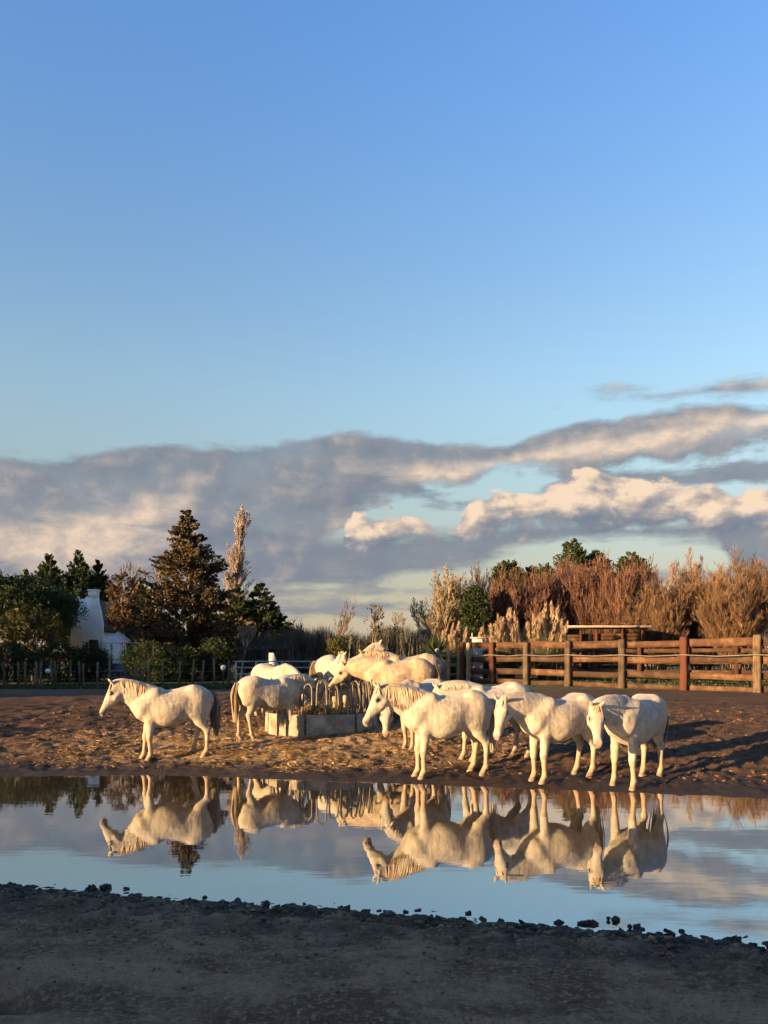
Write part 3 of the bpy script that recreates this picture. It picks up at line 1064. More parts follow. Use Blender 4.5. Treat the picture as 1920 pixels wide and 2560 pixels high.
    strands(lst, 0.013, 0.004).build('mane', mane_mat, root, True)
    if forelock:
        lst = []
        for k_ in range(14):
            o_ = n * r.normal(0, 0.022)
            L = r.uniform(0.10, 0.20)
            pts = [poll + a * (-0.01 + q_ * L) + u * (0.055 + 0.022 * math.sin(math.pi * min(1, q_ + 0.2)) - 0.006 * q_) + o_ * (1 + q_) for q_ in np.linspace(0, 1, 5)]
            lst.append((pts, n, r.uniform(0.6, 1.1)))
        strands(lst, 0.013, 0.004).build('forelock', mane_mat, root, True)
    # tail
    lst = []
    for k_ in range(60):
        o_ = r.normal(0, 1, 2) * (0.028, 0.034)
        L = r.uniform(0.55, 0.86)
        pts = []
        for q_ in np.linspace(0, 1, 7):
            bx = -0.735 - 0.075 * math.sin(min(1, q_ * 2.2) * math.pi / 2) + 0.03 * q_
            sp = 0.5 + 1.3 * math.sin(math.pi * (0.15 + 0.7 * q_)) * 0.8
            pts.append([bx + o_[0] * sp, o_[1] * sp, 1.245 - 0.02 * q_ - L * q_])
        lst.append((np.array(pts), np.array([0.3, 1.0, 0]), r.uniform(0.6, 1.3)))
    strands(lst, 0.018, 0.006).build('tail', tail_mat, root, True)
    return root


N0 = [(0, 0)] * 4
# heading 180 = facing left in the picture; 180..270 = left and towards the camera
make_horse('white horse standing alone at the left, facing left with bowed head and tan mane', -4.28, 16.2, 198, 1.07,
           (1.03, 0.0, 1.42), (0.46, 0.05, -0.88), [(0.0, 0.0), (0.11, 0.0), (-0.02, 0.03), (0.19, 0.0)], COAT_WHITE, HAIR_PALE, HAIR_DARK, 0.0175, 0.27, 1, 1.0, seed=1)
make_horse('pale horse with a long thick tan mane in front of the feeder, dozing, facing left', 1.13, 14.3, 194, 1.10,
           (1.11, 0.0, 1.41), (0.50, 0.06, -0.86), [(0.03, 0.0), (0.06, 0.03), (-0.02, 0.0), (0.10, 0.02)], COAT_WHITE, HAIR_PALE, HAIR_WHITE, 0.0170, 0.36, 1, 1.04, seed=2, ears=0.12)
make_horse('white horse by the water with its head turned to the camera, hind leg resting', 3.06, 13.9, 206, 1.06,
           (1.14, 0.02, 1.29), (0.38, 0.26, -0.87), [(0.03, 0.03), (0.0, -0.02), (0.03, 0.0), (0.14, 0.0)], COAT_WHITE, HAIR_WHITE, HAIR_WHITE, 0.0175, 0.16, -1, 1.03, seed=3)
make_horse('rightmost white horse at the water edge, facing the camera with shaded flank', 4.27, 13.55, 227, 1.06,
           (1.12, -0.10, 1.25), (0.30, 0.22, -0.90), [(0.05, 0.05), (0.0, -0.04), (0.02, 0.02), (0.12, 0.03)], COAT_WHITE, HAIR_PALE, HAIR_DARK, 0.0175, 0.2, -1, 1.02, seed=4)
make_horse('dappled grey horse half hidden behind the pale long-maned horse, facing left', 2.12, 15.6, 194, 1.07,
           (1.02, 0.0, 1.27), (0.60, 0.0, -0.80), [(0.0, 0.02), (0.10, 0.0), (-0.08, 0.0), (0.10, 0.0)], COAT_GREY, HAIR_WHITE, HAIR_PALE, 0.020, 0.15, 1, 1.0, seed=5)
make_horse('white-faced horse with lowered head peering from behind the long-maned horse', 0.80, 16.9, 226, 1.02,
           (1.06, 0.0, 0.88), (0.34, 0.30, -0.86), [(0.05, 0.02), (-0.06, 0.0), (0.0, 0.0), (0.1, 0.0)], COAT_WHITE, HAIR_WHITE, HAIR_PALE, 0.020, 0.18, 1, 1.0, seed=6)
make_horse('white horse seen from behind, left of the feeder, eating with its head in it', -2.62, 18.2, 31, 1.02,
           (1.02, -0.02, 1.24), (0.30, -0.06, -0.94), [(0.0, 0.0), (0.10, 0.0), (-0.06, 0.0), (0.14, 0.0)], COAT_WHITE, HAIR_WHITE, HAIR_PALE, 0.017, 0.16, -1, 1.0, seed=7)
make_horse('white horse behind the tail-turned one, feeding, only back and face showing', -2.90, 21.2, -42, 1.05,
           (0.98, 0.0, 0.95), (0.4, 0.0, -0.88), N0, COAT_WHITE, HAIR_WHITE, HAIR_PALE, 0.023, 0.18, 1, 1.0, seed=8)
make_horse('muddy tan-white horse broadside behind the feeder, head down into the hay', 0.40, 20.3, 177, 1.17,
           (1.18, 0.0, 1.20), (0.64, 0.12, -0.76), N0, COAT_DIRTY, HAIR_PALE, HAIR_PALE, 0.020, 0.14, -1, 1.03, seed=9)
make_horse('bright white horse behind the feeder facing the camera with pricked ears', -1.30, 22.0, 284, 1.10,
           (0.80, 0.0, 1.48), (0.42, -0.12, -0.86), N0, COAT_WHITE, HAIR_PALE, HAIR_PALE, 0.023, 0.16, 1, 1.0, seed=10)
make_horse('white horse at the back of the herd with raised crest, facing right', -1.10, 22.8, 10, 1.16,
           (0.82, 0.0, 1.64), (0.75, 0.0, -0.66), N0, COAT_WHITE, HAIR_PALE, HAIR_PALE, 0.024, 0.16, -1, 1.0, seed=11)
make_horse('rearmost pale horse, only a strip of back showing over the muddy one', 0.70, 22.0, 186, 1.20,
           (1.05, 0.0, 1.36), (0.6, 0.0, -0.8), N0, COAT_DIRTY, HAIR_PALE, HAIR_PALE, 0.024, 0.16, 1, 1.0, seed=12)

# ---------------------------------------------------------------- feeder, fences, buildings
def wood(name, c1, c2, c3, rough=0.85):
    def fn(nt, bs):
        v = texco(nt)
        oi = nt.nodes.new('ShaderNodeObjectInfo')
        rnd = E(oi.outputs['Random'])
        ns = nt.nodes.new('ShaderNodeVectorMath')
        ns.operation = 'ADD'
        nt.links.new(v, ns.inputs[0])
        nt.links.new(vec(rnd * 37.0, rnd * 11.0, rnd * 23.0), ns.inputs[1])
        grain = noise(mapped(nt, ns.outputs[0], GR['s']), 1.0, 5, 0.65, 0.4)
        blot = noise(ns.outputs[0], 2.2, 4, 0.6)
        c = mixc(smooth(grain, 0.3, 0.7), c1, c2)
        c = mixc(smooth(blot, 0.46, 0.66) * 0.85, c, c3)
        c = mixc(smooth(noise(mapped(nt, ns.outputs[0], tuple(q * 2.2 for q in GR['s'])), 1.0, 3, 0.6), 0.60, 0.68) * 0.8, c, (0.015, 0.010, 0.008))
        c = mixc(1.0, c, mixc(rnd, (0.50, 0.52, 0.54), (1.15, 1.08, 1.0)), 'MULTIPLY')
        setin(nt, bs, 'Base Color', c)
        setin(nt, bs, 'Roughness', rough)
        bump(nt, bs, grain + blot * 0.4, 0.6, 0.015)
    return material(name, fn)


GR = {'s': (2.0, 30, 30)}
WOOD_PLANK = wood('plank_red_brown', (0.040, 0.019, 0.011), (0.086, 0.042, 0.024), (0.13, 0.075, 0.043))
GR = {'s': (24, 24, 2.0)}
WOOD_RED = wood('post_red_brown', (0.046, 0.015, 0.009), (0.10, 0.034, 0.018), (0.07, 0.025, 0.014))
WOOD_PALE = wood('post_weathered', (0.085, 0.054, 0.032), (0.20, 0.14, 0.085), (0.055, 0.032, 0.018))
WOOD_YELLOW = wood('rail_pale_yellow', (0.20, 0.15, 0.08), (0.31, 0.245, 0.15), (0.16, 0.125, 0.08))
WOOD_STAKE = wood('stake_grey', (0.10, 0.08, 0.058), (0.19, 0.155, 0.112), (0.07, 0.056, 0.042))
WOOD_DARK = simple('dark_timber', (0.025, 0.020, 0.018), (0.060, 0.048, 0.040), 5, 0.8, 0.3)
CONCRETE = simple('concrete', (0.13, 0.105, 0.078), (0.29, 0.25, 0.19), 3.5, 0.9, 0.5, 0.01)
GALV = simple('galvanised_tube', (0.075, 0.065, 0.05), (0.15, 0.13, 0.10), 14, 0.5, 0.1, 0.002, metal=0.2)
STEEL_WHITE = simple('painted_rail', (0.24, 0.25, 0.26), (0.34, 0.35, 0.36), 9, 0.5, 0.1, 0.002)
WHITE_PLASTER = simple('limewash', (0.74, 0.73, 0.70), (0.84, 0.83, 0.80), 2.5, 0.9, 0.4, 0.02)
THATCH = simple('reed_thatch', (0.10, 0.085, 0.065), (0.20, 0.17, 0.13), 3, 0.95, 0.8, 0.05, stretch=(8, 8, 1))
WHITE_PAINT = simple('white_paint', (0.30, 0.31, 0.32), (0.40, 0.40, 0.40), 4, 0.5, 0.1)
BLUE_PAINT = simple('blue_cloth', (0.08, 0.15, 0.26), (0.13, 0.22, 0.34), 4, 0.8, 0.1)
INTERIOR_SHADE = simple('painted_interior_shade', (0.012, 0.011, 0.011), (0.025, 0.022, 0.020), 3, 0.9, 0)  # near-black colour stands in for the shade inside openings
GLOBE = simple('opal_globe', (0.60, 0.60, 0.58), (0.68, 0.68, 0.66), 3, 0.25, 0, spec=0.5)
HAYMAT = simple('hay', (0.13, 0.085, 0.038), (0.27, 0.19, 0.09), 14, 0.95, 0.3, 0.01, island=0.45)
WIRE = simple('wire', (0.10, 0.09, 0.08), (0.17, 0.15, 0.13), 10, 0.6, 0)
ROOFTILE = simple('roof_felt', (0.22, 0.17, 0.12), (0.38, 0.31, 0.23), 3, 0.9, 0.5, 0.02)


def feeder():
    cx, cy = -1.52, 19.50
    z0 = float(ground_base(cx, cy)) - 0.02
    root = empty('ring_feeder', (cx, cy, z0))
    tag(root, 'round hay feeder of concrete trough segments with arched tube bars above', 'feeder')
    R1, H1 = 1.37, 0.41
    nseg = 7
    for i in range(nseg):
        a0 = 2 * math.pi * i / nseg + R(-90 - 11.5) + 0.014
        a1 = a0 + 2 * math.pi / nseg - 0.028
        m = 24
        V = []
        for j in range(m + 1):
            a = a0 + (a1 - a0) * j / m
            for rr, zz in ((R1, -0.15), (R1 - 0.015, H1 - 0.02), (R1 - 0.035, H1), (R1 - 0.085, H1), (R1 - 0.10, H1 - 0.02), (R1 - 0.10, -0.15)):
                V.append([rr * math.cos(a), rr * math.sin(a), zz])
        k = 6
        Q = [[j * k + q, (j + 1) * k + q, (j + 1) * k + q + 1, j * k + q + 1] for j in range(m) for q in range(k - 1)]
        caps = [[5, 4, 3, 2, 1, 0], [m * k + q for q in range(6)]]
        mobj('trough_segment', V, [np.array(Q), np.array(caps)], CONCRETE, root)
    nh = 24
    rr = 0.022
    for i in range(nh):
        a = 2 * math.pi * (i + 0.25) / nh + random.uniform(-0.05, 0.05)
        w = 0.125 + random.uniform(-0.01, 0.01)
        hgt = 0.86 + random.uniform(-0.05, 0.06)
        lean = random.uniform(0.02, 0.16)
        c, s_ = math.cos(a), math.sin(a)
        pts = []
        for t in np.linspace(0, 1, 5):
            pts.append((-w, 0.12 + (hgt - w - 0.12) * t))
        for t in np.linspace(0.15, 0.85, 7):
            pts.append((-w * math.cos(math.pi * t), hgt - w + w * math.sin(math.pi * t)))
        for t in np.linspace(1, 0, 5):
            pts.append((w, 0.12 + (hgt - w - 0.12) * t))
        P3 = []
        for (u_, h_) in pts:
            u_ = u_ * (1 - 0.30 * max(0, h_) / hgt)
            r_ = R1 - 0.125 - lean * h_ / hgt
            P3.append([c * r_ - s_ * u_, s_ * r_ + c * u_, H1 - 0.12 + h_])
        mb = MB()
        mb.tube(P3, rr, 7)
        mb.build('arch_bar', GALV, root, True)
    # hay heap inside
    n = 9000
    rad = np.sqrt(rng.random(n)) * 1.20
    an = rng.random(n) * 2 * np.pi
    hz_ = (0.50 - 0.32 * (rad / 1.2)**2 + 0.10 * np.sin(an * 3 + 1) + 0.06 * np.sin(an * 7)) * (0.6 + 0.4 * rng.random(n)) + 0.05
    cen = np.stack([cx + rad * np.cos(an), cy + rad * np.sin(an), z0 + hz_], 1)
    d = rng.normal(0, 1, (n, 3)) * (1, 1, 0.45)
    V, Q = blades(cen, d, 0.08 + 0.14 * rng.random(n), 0.0045)
    tag(mobj('hay', V, Q, HAYMAT), 'loose golden hay heaped inside the round feeder', 'hay', kind='stuff')


def blades(cen, d, L, w, up=None):
    """thin quads (rhombs) centred on cen along d"""
    n = len(cen)
    d = d / (np.linalg.norm(d, axis=1)[:, None] + 1e-9)
    ref = rng.normal(0, 1, (n, 3)) if up is None else up
    s_ = np.cross(d, ref)
    s_ /= np.linalg.norm(s_, axis=1)[:, None] + 1e-9
    L = np.broadcast_to(np.asarray(L, float), (n,))[:, None]
    w = np.broadcast_to(np.asarray(w, float), (n,))[:, None]
    V = np.stack([cen - d * L / 2, cen - d * L * 0.08 + s_ * w, cen + d * L / 2, cen - d * L * 0.08 - s_ * w], 1).reshape(-1, 3)
    Q = np.arange(n * 4).reshape(-1, 4)
    return V, Q


feeder()


def rough_post(w, d, h, seed, top=0.03):
    """hewn post with slightly uneven faces"""
    r = np.random.default_rng(seed)
    V = []
    lv = [-0.25, 0.15 * h, 0.4 * h, 0.65 * h, 0.88 * h, h]
    for i, z in enumerate(lv):
        t = 1.0 - 0.06 * i / 5
        ox, oy = r.normal(0, 0.008, 2)
        for sx, sy in ((-1, -0.7), (-0.7, -1), (0.7, -1), (1, -0.7), (1, 0.7), (0.7, 1), (-0.7, 1), (-1, 0.7)):
            V.append([sx * w / 2 * t + ox + r.normal(0, 0.006), sy * d / 2 * t + oy + r.normal(0, 0.006), z + (r.normal(0, top) if i == 5 else 0)])
    Q = [[i * 8 + j, i * 8 + (j + 1) % 8, (i + 1) * 8 + (j + 1) % 8, (i + 1) * 8 + j] for i in range(5) for j in range(8)]
    return V, [np.array(Q), np.array([list(range(40, 48))])]


def plank(parent, a, b, hgt, thick, mat, name='rail'):
    """one plank between two points in the parent's frame, own axes so that grain runs along it"""
    a, b = np.array(a, float), np.array(b, float)
    d = b - a
    L = np.linalg.norm(d)
    m = 7
    V = []
    wob = np.cumsum(rng.normal(0, 0.004, m))
    for i in range(m):
        x = L * i / (m - 1)
        for sy, sz in ((-1, -1), (1, -1), (1, 1), (-1, 1)):
            V.append([x, sy * thick / 2, sz * hgt / 2 + wob[i] + rng.normal(0, 0.005)])
    Q = [[i * 4 + j, i * 4 + (j + 1) % 4, (i + 1) * 4 + (j + 1) % 4, (i + 1) * 4 + j] for i in range(m - 1) for j in range(4)]
    o = mobj(name, V, [np.array(Q + [[3, 2, 1, 0], [(m - 1) * 4 + q for q in range(4)]])], mat, parent)
    o.location = a
    o.rotation_euler = (0, -math.asin(d[2] / L), math.atan2(d[1], d[0]))
    return o


def corral_front():
    A0, A1 = np.array([14.8, 31.7]), np.array([4.5, 42.5])
    dirn = (A1 - A0) / np.linalg.norm(A1 - A0)
    nrm = np.array([dirn[1], -dirn[0]])
    if nrm[1] > 0:
        nrm = -nrm                      # towards the camera
    ts = [-0.205, 0.0, 0.203, 0.397, 0.587, 0.75, 0.895, 1.0]
    hs = [2.25, 2.28, 2.24, 2.20, 2.14, 2.12, 2.14, 2.12]
    mats = [WOOD_PALE, WOOD_PALE, WOOD_RED, WOOD_PALE, WOOD_PALE, WOOD_PALE, WOOD_RED, WOOD_YELLOW]
    root = empty('corral_fence', (A0[0], A0[1], 0.0))
    tag(root, 'high red-brown plank corral fence with heavy square posts, nearest on the right', 'fence')
    pos, base = [], []
    for t, h, m in zip(ts, hs, mats):
        p = A0 + (A1 - A0) * t
        z = gz(*p)
        V, F = rough_post(0.30 if m is not WOOD_YELLOW else 0.22, 0.26, h, int(1000 + t * 100))
        o = mobj('post', V, F, m, root)
        o.location = (p[0] - A0[0], p[1] - A0[1], z)
        o.rotation_euler = (0, 0, math.atan2(dirn[1], dirn[0]) + random.uniform(-0.06, 0.06))
        pos.append(p - A0)
        base.append(z)
    for i in range(len(pos) - 1):
        for hh, ph in ((2.0, 0.30), (1.30, 0.30), (0.62, 0.28), (0.12, 0.25)):
            a, b = pos[i] - nrm * 0.16, pos[i + 1] - nrm * 0.16
            j0, j1 = random.uniform(-0.05, 0.05), random.uniform(-0.05, 0.05)
            plank(root, (a[0], a[1], base[i] + hh + j0), (b[0], b[1], base[i + 1] + hh + j1), ph * random.uniform(0.9, 1.08), 0.07, WOOD_PLANK)
        # back posts of the double fence
    mb = MB()
    pts = []
    for i in range(len(pos)):
        q = pos[i] + nrm * 0.17
        pts.append([q[0], q[1], base[i] + 1.50])
        if i < len(pos) - 1:
            q2 = (pos[i] + pos[i + 1]) / 2 + nrm * 0.15
            pts.append([q2[0], q2[1], (base[i] + base[i + 1]) / 2 + 1.44])
    mb.tube(pts, 0.022, 6)
    mb.build('cable', WIRE, root, True)
    return A0, A1, dirn, nrm


A0, A1, fdir, fnrm = corral_front()


def rail_run(name, label, p0, p1, n, h, rails, pw, ph, pt, pmat, rmat, group=None):
    root = empty(name, (p0[0], p0[1], 0))
    tag(root, label, 'fence', group)
    p0, p1 = np.array(p0, float), np.array(p1, float)
    pts = [p0 + (p1 - p0) * i / (n - 1) for i in range(n)]
    ang = math.atan2((p1 - p0)[1], (p1 - p0)[0])
    zs = [gz(*p) for p in pts]
    for i, p in enumerate(pts):
        V, F = rough_post(pw, pw * 0.9, h * random.uniform(0.96, 1.04), random.randint(0, 9999), 0.015)
        o = mobj('post', V, F, pmat, root)
        o.location = (p[0] - p0[0], p[1] - p0[1], zs[i])
        o.rotation_euler = (0, 0, ang)
    nr = np.array([-math.sin(ang), math.cos(ang)])
    for i in range(n - 1):
        for hh in rails:
            a, b = pts[i] - p0 + nr * (pw * 0.52), pts[i + 1] - p0 + nr * (pw * 0.52)
            plank(root, (a[0], a[1], zs[i] + hh), (b[0], b[1], zs[i + 1] + hh), ph, pt, rmat)
    return root


rail_run('corral_fence', 'short dark return of the corral fence at its left end, seen almost edge on', (4.15, 42.6), (4.9, 50.5), 4, 2.1, (2.0, 1.3, 0.62, 0.12), 0.26, 0.28, 0.07, WOOD_RED, WOOD_PLANK)
rail_run('corral_fence', 'back plank fence of the corral, seen through the front rails', (5.2, 50.8), (22.5, 44.6), 8, 2.0, (1.75, 1.1, 0.5), 0.26, 0.24, 0.07, WOOD_RED, WOOD_PLANK)
rail_run('paddock_fence', 'low pale yellow rail fence far behind the corral, seen between its planks', (6.4, 62.0), (30.0, 56.0), 11, 1.45, (1.25, 0.75), 0.17, 0.15, 0.06, WOOD_YELLOW, WOOD_YELLOW)
rail_run('paddock_fence', 'short pale yellow post and rail fence between the herd and the corral', (2.2, 40.2), (3.85, 41.6), 4, 1.72, (1.45, 0.95, 0.45), 0.15, 0.15, 0.06, WOOD_YELLOW, WOOD_YELLOW)


def stake_fence():
    xs = [10, 46, 62, 93, 101, 133, 141, 174, 200, 208, 243, 274, 340, 370, 407, 449, 480, 503, 536, 571]
    lean = [0.0, -0.02, 0.02, -0.06, 0.04, -0.12, -0.08, 0.06, -0.05, 0.0, 0.02, 0.0, -0.02, 0.03, 0.0, 0.02, 0.08, 0.12, -0.03, 0.02]
    Y = 36.0
    root = empty('wire_fence', P(10, 1700, Y)[:2] + (0,))
    tag(root, 'wire fence on thin wooden stakes along the shaded grass at left', 'fence')
    rx, ry = root.location.x, root.location.y
    tops = []
    for px, le in zip(xs, lean):
        y_ = Y + random.uniform(-0.4, 0.4)
        x = (px - 960) * y_ / FPX
        z = gz(x, y_)
        h = random.uniform(1.12, 1.38)
        mb = MB()
        mb.tube([[0, 0, -0.2], [le * 0.5, 0, h * 0.5], [le, 0.01, h]], [0.055, 0.05, 0.045], 7)
        o = mb.build('stake', WOOD_STAKE, root, False)
        o.location = (x - rx, y_ - ry, z)
        tops.append((x - rx, y_ - ry, z, le, h))
    for f_ in (0.35, 0.65, 0.92):
        mb = MB()
        mb.tube([[a + e * f_, b, c + 1.15 * f_] for a, b, c, e, h in tops], 0.004, 4)
        mb.build('wire', WIRE, root)


stake_fence()


def metal_corral():
    Y = 36.5
    root = empty('metal_fence', P(590, 1700, Y)[:2] + (0,))
    tag(root, 'grey tubular metal paddock rails behind the feeding horses', 'fence')
    rx = root.location.x
    px = [590, 640, 705, 777, 830, 880]
    zs = [gz((p - 960) * Y / FPX, Y) for p in px]
    for p, z in zip(px, zs):
        mb = MB()
        x = (p - 960) * Y / FPX - rx
        mb.tube([[x, 0, z - 0.2], [x, 0, z + 1.22]], 0.045, 8)
        mb.build('post', STEEL_WHITE, root, True)
    for hh in (0.30, 0.62, 0.92, 1.20):
        for i in range(len(px) - 1):
            mb = MB()
            a, b = (px[i] - 960) * Y / FPX - rx, (px[i + 1] - 960) * Y / FPX - rx
            mb.tube([[a, -0.02, zs[i] + hh], [b, -0.02, zs[i + 1] + hh]], 0.030, 6)
            mb.build('rail', STEEL_WHITE, root, True)


metal_corral()


def poly_wall(parent, name, pts, y0, y1, mat):
    """closed outline in X/Z extruded in Y"""
    n = len(pts)
    V = [[x, y0, z] for x, z in pts] + [[x, y1, z] for x, z in pts]
    Q = [[i, (i + 1) % n, n + (i + 1) % n, n + i] for i in range(n)]
    return mobj(name, V, [np.array(Q), np.array([list(range(n))[::-1], list(range(n, 2 * n))])], mat, parent)


def white_house():
    Y = 56.0
    z0 = gz(P(220, 1600, Y)[0], Y)
    c = P(222, 1640, Y)
    root = empty('house', (c[0], Y, z0))
    tag(root, 'white limewashed thatched house with stepped gable among dark trees at left', 'house')
    def q(px, py):
        p = P(px, py, Y)
        return (p[0] - c[0], p[2] - z0)
    out = [q(180, 1700), q(180, 1560), q(192, 1536), q(206, 1510), (q(219, 1490)[0], q(219, 1492)[1]), q(246, 1492), q(247, 1508), q(253, 1530), q(258, 1560), q(258, 1700)]
    gw = poly_wall(root, 'gable_wall', out, -0.25, 0.15, WHITE_PLASTER)
    ch = MB()
    a, b = q(224, 1492), q(246, 1479)
    ch.box(((a[0] + b[0]) / 2, -0.05, (a[1] + b[1]) / 2), (b[0] - a[0], 0.5, b[1] - a[1] + 0.1))
    ch.box(((a[0] + b[0]) / 2, -0.05, b[1] + 0.08), (b[0] - a[0] + 0.14, 0.6, 0.10))
    bevel(ch.build('chimney', WHITE_PLASTER, gw), 0.02)
    st = MB()
    a, b = q(194, 1512), q(208, 1497)
    st.box(((a[0] + b[0]) / 2, -0.05, (a[1] + b[1]) / 2), (b[0] - a[0], 0.45, b[1] - a[1]))
    st.box((a[0] + 0.06, -0.05, b[1] + 0.06), (0.10, 0.4, 0.16))
    bevel(st.build('gable_step', WHITE_PLASTER, gw), 0.02)
    # long body and thatch roof running back
    body = [q(184, 1700), q(184, 1575), q(256, 1575), q(256, 1700)]
    poly_wall(root, 'wall', body, 0.16, 9.0, WHITE_PLASTER)
    roof = [q(176, 1578), q(222, 1500), q(242, 1500), q(264, 1578), q(258, 1580), q(232, 1512), q(184, 1580)]
    poly_wall(root, 'roof', roof, 0.17, 9.4, THATCH)
    d = MB()
    a = q(238, 1600)
    d.box((a[0], -0.27, a[1] - 0.4), (0.5, 0.06, 0.7))
    wn = d.build('window', INTERIOR_SHADE, gw)
    fr_ = MB()
    for dx_, dz_, sx_, sz_ in ((-0.28, 0, 0.06, 0.82), (0.28, 0, 0.06, 0.82), (0, 0.38, 0.50, 0.06), (0, -0.38, 0.50, 0.06)):
        fr_.box((a[0] + dx_, -0.285, a[1] - 0.4 + dz_), (sx_, 0.08, sz_))
    fr_.build('window_frame', WOOD_DARK, wn)


white_house()


def gazebo():
    Y = 47.0
    c = P(296, 1605, Y)
    z0 = gz(c[0], Y)
    root = empty('gazebo', (c[0], Y, z0))
    tag(root, 'small white canopy pavilion with pointed roof below the white house', 'gazebo')
    ez = c[2] - z0
    pk = P(293, 1581, Y)[2] - z0
    w = 0.72
    V = [[-w, -w, ez], [w, -w, ez], [w, w, ez], [-w, w, ez], [-0.08, 0, pk], [0.08, 0, pk], [-w, -w, ez - 0.07], [w, -w, ez - 0.07], [w, w, ez - 0.07], [-w, w, ez - 0.07]]
    F4 = [[0, 1, 5, 4], [2, 3, 4, 5], [0, 6, 7, 1], [1, 7, 8, 2], [2, 8, 9, 3], [3, 9, 6, 0]]
    F3 = [[1, 2, 5], [3, 0, 4]]
    mobj('canopy', V, [np.array(F4), np.array(F3)], WHITE_PAINT, root)
    for sx in (-1, 1):
        for sy in (-1, 1):
            mb = MB()
            mb.box((sx * 0.62, sy * 0.62, (ez - 0.2) / 2), (0.08, 0.08, ez))
            mb.build('post', WHITE_PAINT, root)
    mb = MB()
    mb.box((0, 0.5, 0.5), (1.2, 0.05, 1.0))
    mb.build('blue_panel', BLUE_PAINT, root)
    r2 = empty('shelter', (P(338, 1605, Y)[0], Y + 0.6, z0))
    tag(r2, 'low flat pale roofed shelter to the right of the white pavilion', 'shelter')
    mb = MB(); mb.box((0, 0, ez - 0.05), (1.1, 1.2, 0.06)); mb.build('roof', WHITE_PAINT, r2)
    mb = MB(); mb.box((0, 0.55, ez / 2 - 0.05), (0.95, 0.05, ez - 0.1)); mb.build('back_panel', BLUE_PAINT, r2)
    for sx in (-1, 1):
        mb = MB(); mb.box((sx * 0.5, -0.5, ez / 2 - 0.04), (0.06, 0.06, ez - 0.08)); mb.build('post', WHITE_PAINT, r2)


gazebo()


def shed():
    Y = 52.0
    c = P(1510, 1600, Y)
    z0 = gz(c[0], Y)
    root = empty('shed', (c[0], Y, z0))
    tag(root, 'low wooden field shed with flat overhanging roof behind the corral', 'shed')
    zt = P(1510, 1566, Y)[2] - z0
    mb = MB()
    mb.box((0.0, 0.2, zt - 0.06), (5.2, 3.6, 0.10), jit=0.02)
    bevel(mb.build('roof', ROOFTILE, root), 0.02)
    mb = MB()
    mb.box((-0.35, -1.15, zt - 0.17), (2.4, 0.08, 0.10)); mb.box((1.7, -1.15, zt - 0.17), (1.6, 0.08, 0.10))
    mb.build('fascia', WOOD_YELLOW, root)
    for x in (-1.75, -0.75, 0.9, 2.2):
        mb = MB(); mb.box((x, -1.0, (zt - 0.25) / 2), (0.16, 0.16, zt - 0.25)); mb.build('post', WOOD_RED, root)
    k = int((zt - 0.3) / 0.22)
    for i in range(k):
        plank(root, (-2.0, 1.6, 0.12 + i * 0.22), (2.3, 1.6, 0.12 + i * 0.22), 0.20, 0.05, WOOD_PLANK, 'board')
    for i in range(k):
        plank(root, (-0.7, -0.9, 0.12 + i * 0.22), (2.15, -0.9, 0.12 + i * 0.22), 0.20, 0.05, WOOD_PLANK, 'board')
    mb = MB(); mb.box((-1.25, -0.75, zt * 0.5), (0.7, 0.05, zt * 0.7)); mb.build('door', INTERIOR_SHADE, root)  # flat near-black panel paints the shade of the doorway


shed()


def barn():
    Y = 60.0
    c = P(1000, 1625, Y)
    z0 = gz(c[0], Y)
    root = empty('thatched_barn', (c[0], Y, z0))
    tag(root, 'long low barn with grey thatched roof and dark open front, in the distance', 'barn')
    e = P(1000, 1615, Y)[2] - z0
    r_ = P(1000, 1582, Y)[2] - z0
    V = [[-2.6, -1.4, e], [2.4, -1.4, e], [2.1, 0.8, r_], [-2.2, 0.8, r_], [-2.6, 3, e], [2.4, 3, e]]
    V += [[x, y, z - 0.22] for x, y, z in V]
    F = [[0, 1, 2, 3], [3, 2, 5, 4], [0, 6, 7, 1], [1, 7, 8, 2], [2, 8, 11, 5], [5, 11, 10, 4], [4, 10, 9, 3], [3, 9, 6, 0], [6, 9, 8, 7], [9, 10, 11, 8]]
    mobj('roof', V, np.array(F), THATCH, root)
    mb = MB(); mb.box((-0.1, 0.9, (e - 0.1) / 2), (4.4, 0.1, e - 0.1)); mb.build('wall', INTERIOR_SHADE, root)  # flat near-black sheet paints the shade under the roof
    for x in (-2.3, -1.1, 0.2, 1.4, 2.2):
        mb = MB(); mb.box((x, -1.2, (e - 0.15) / 2), (0.12, 0.12, e - 0.15)); mb.build('post', WOOD_STAKE, root)


barn()


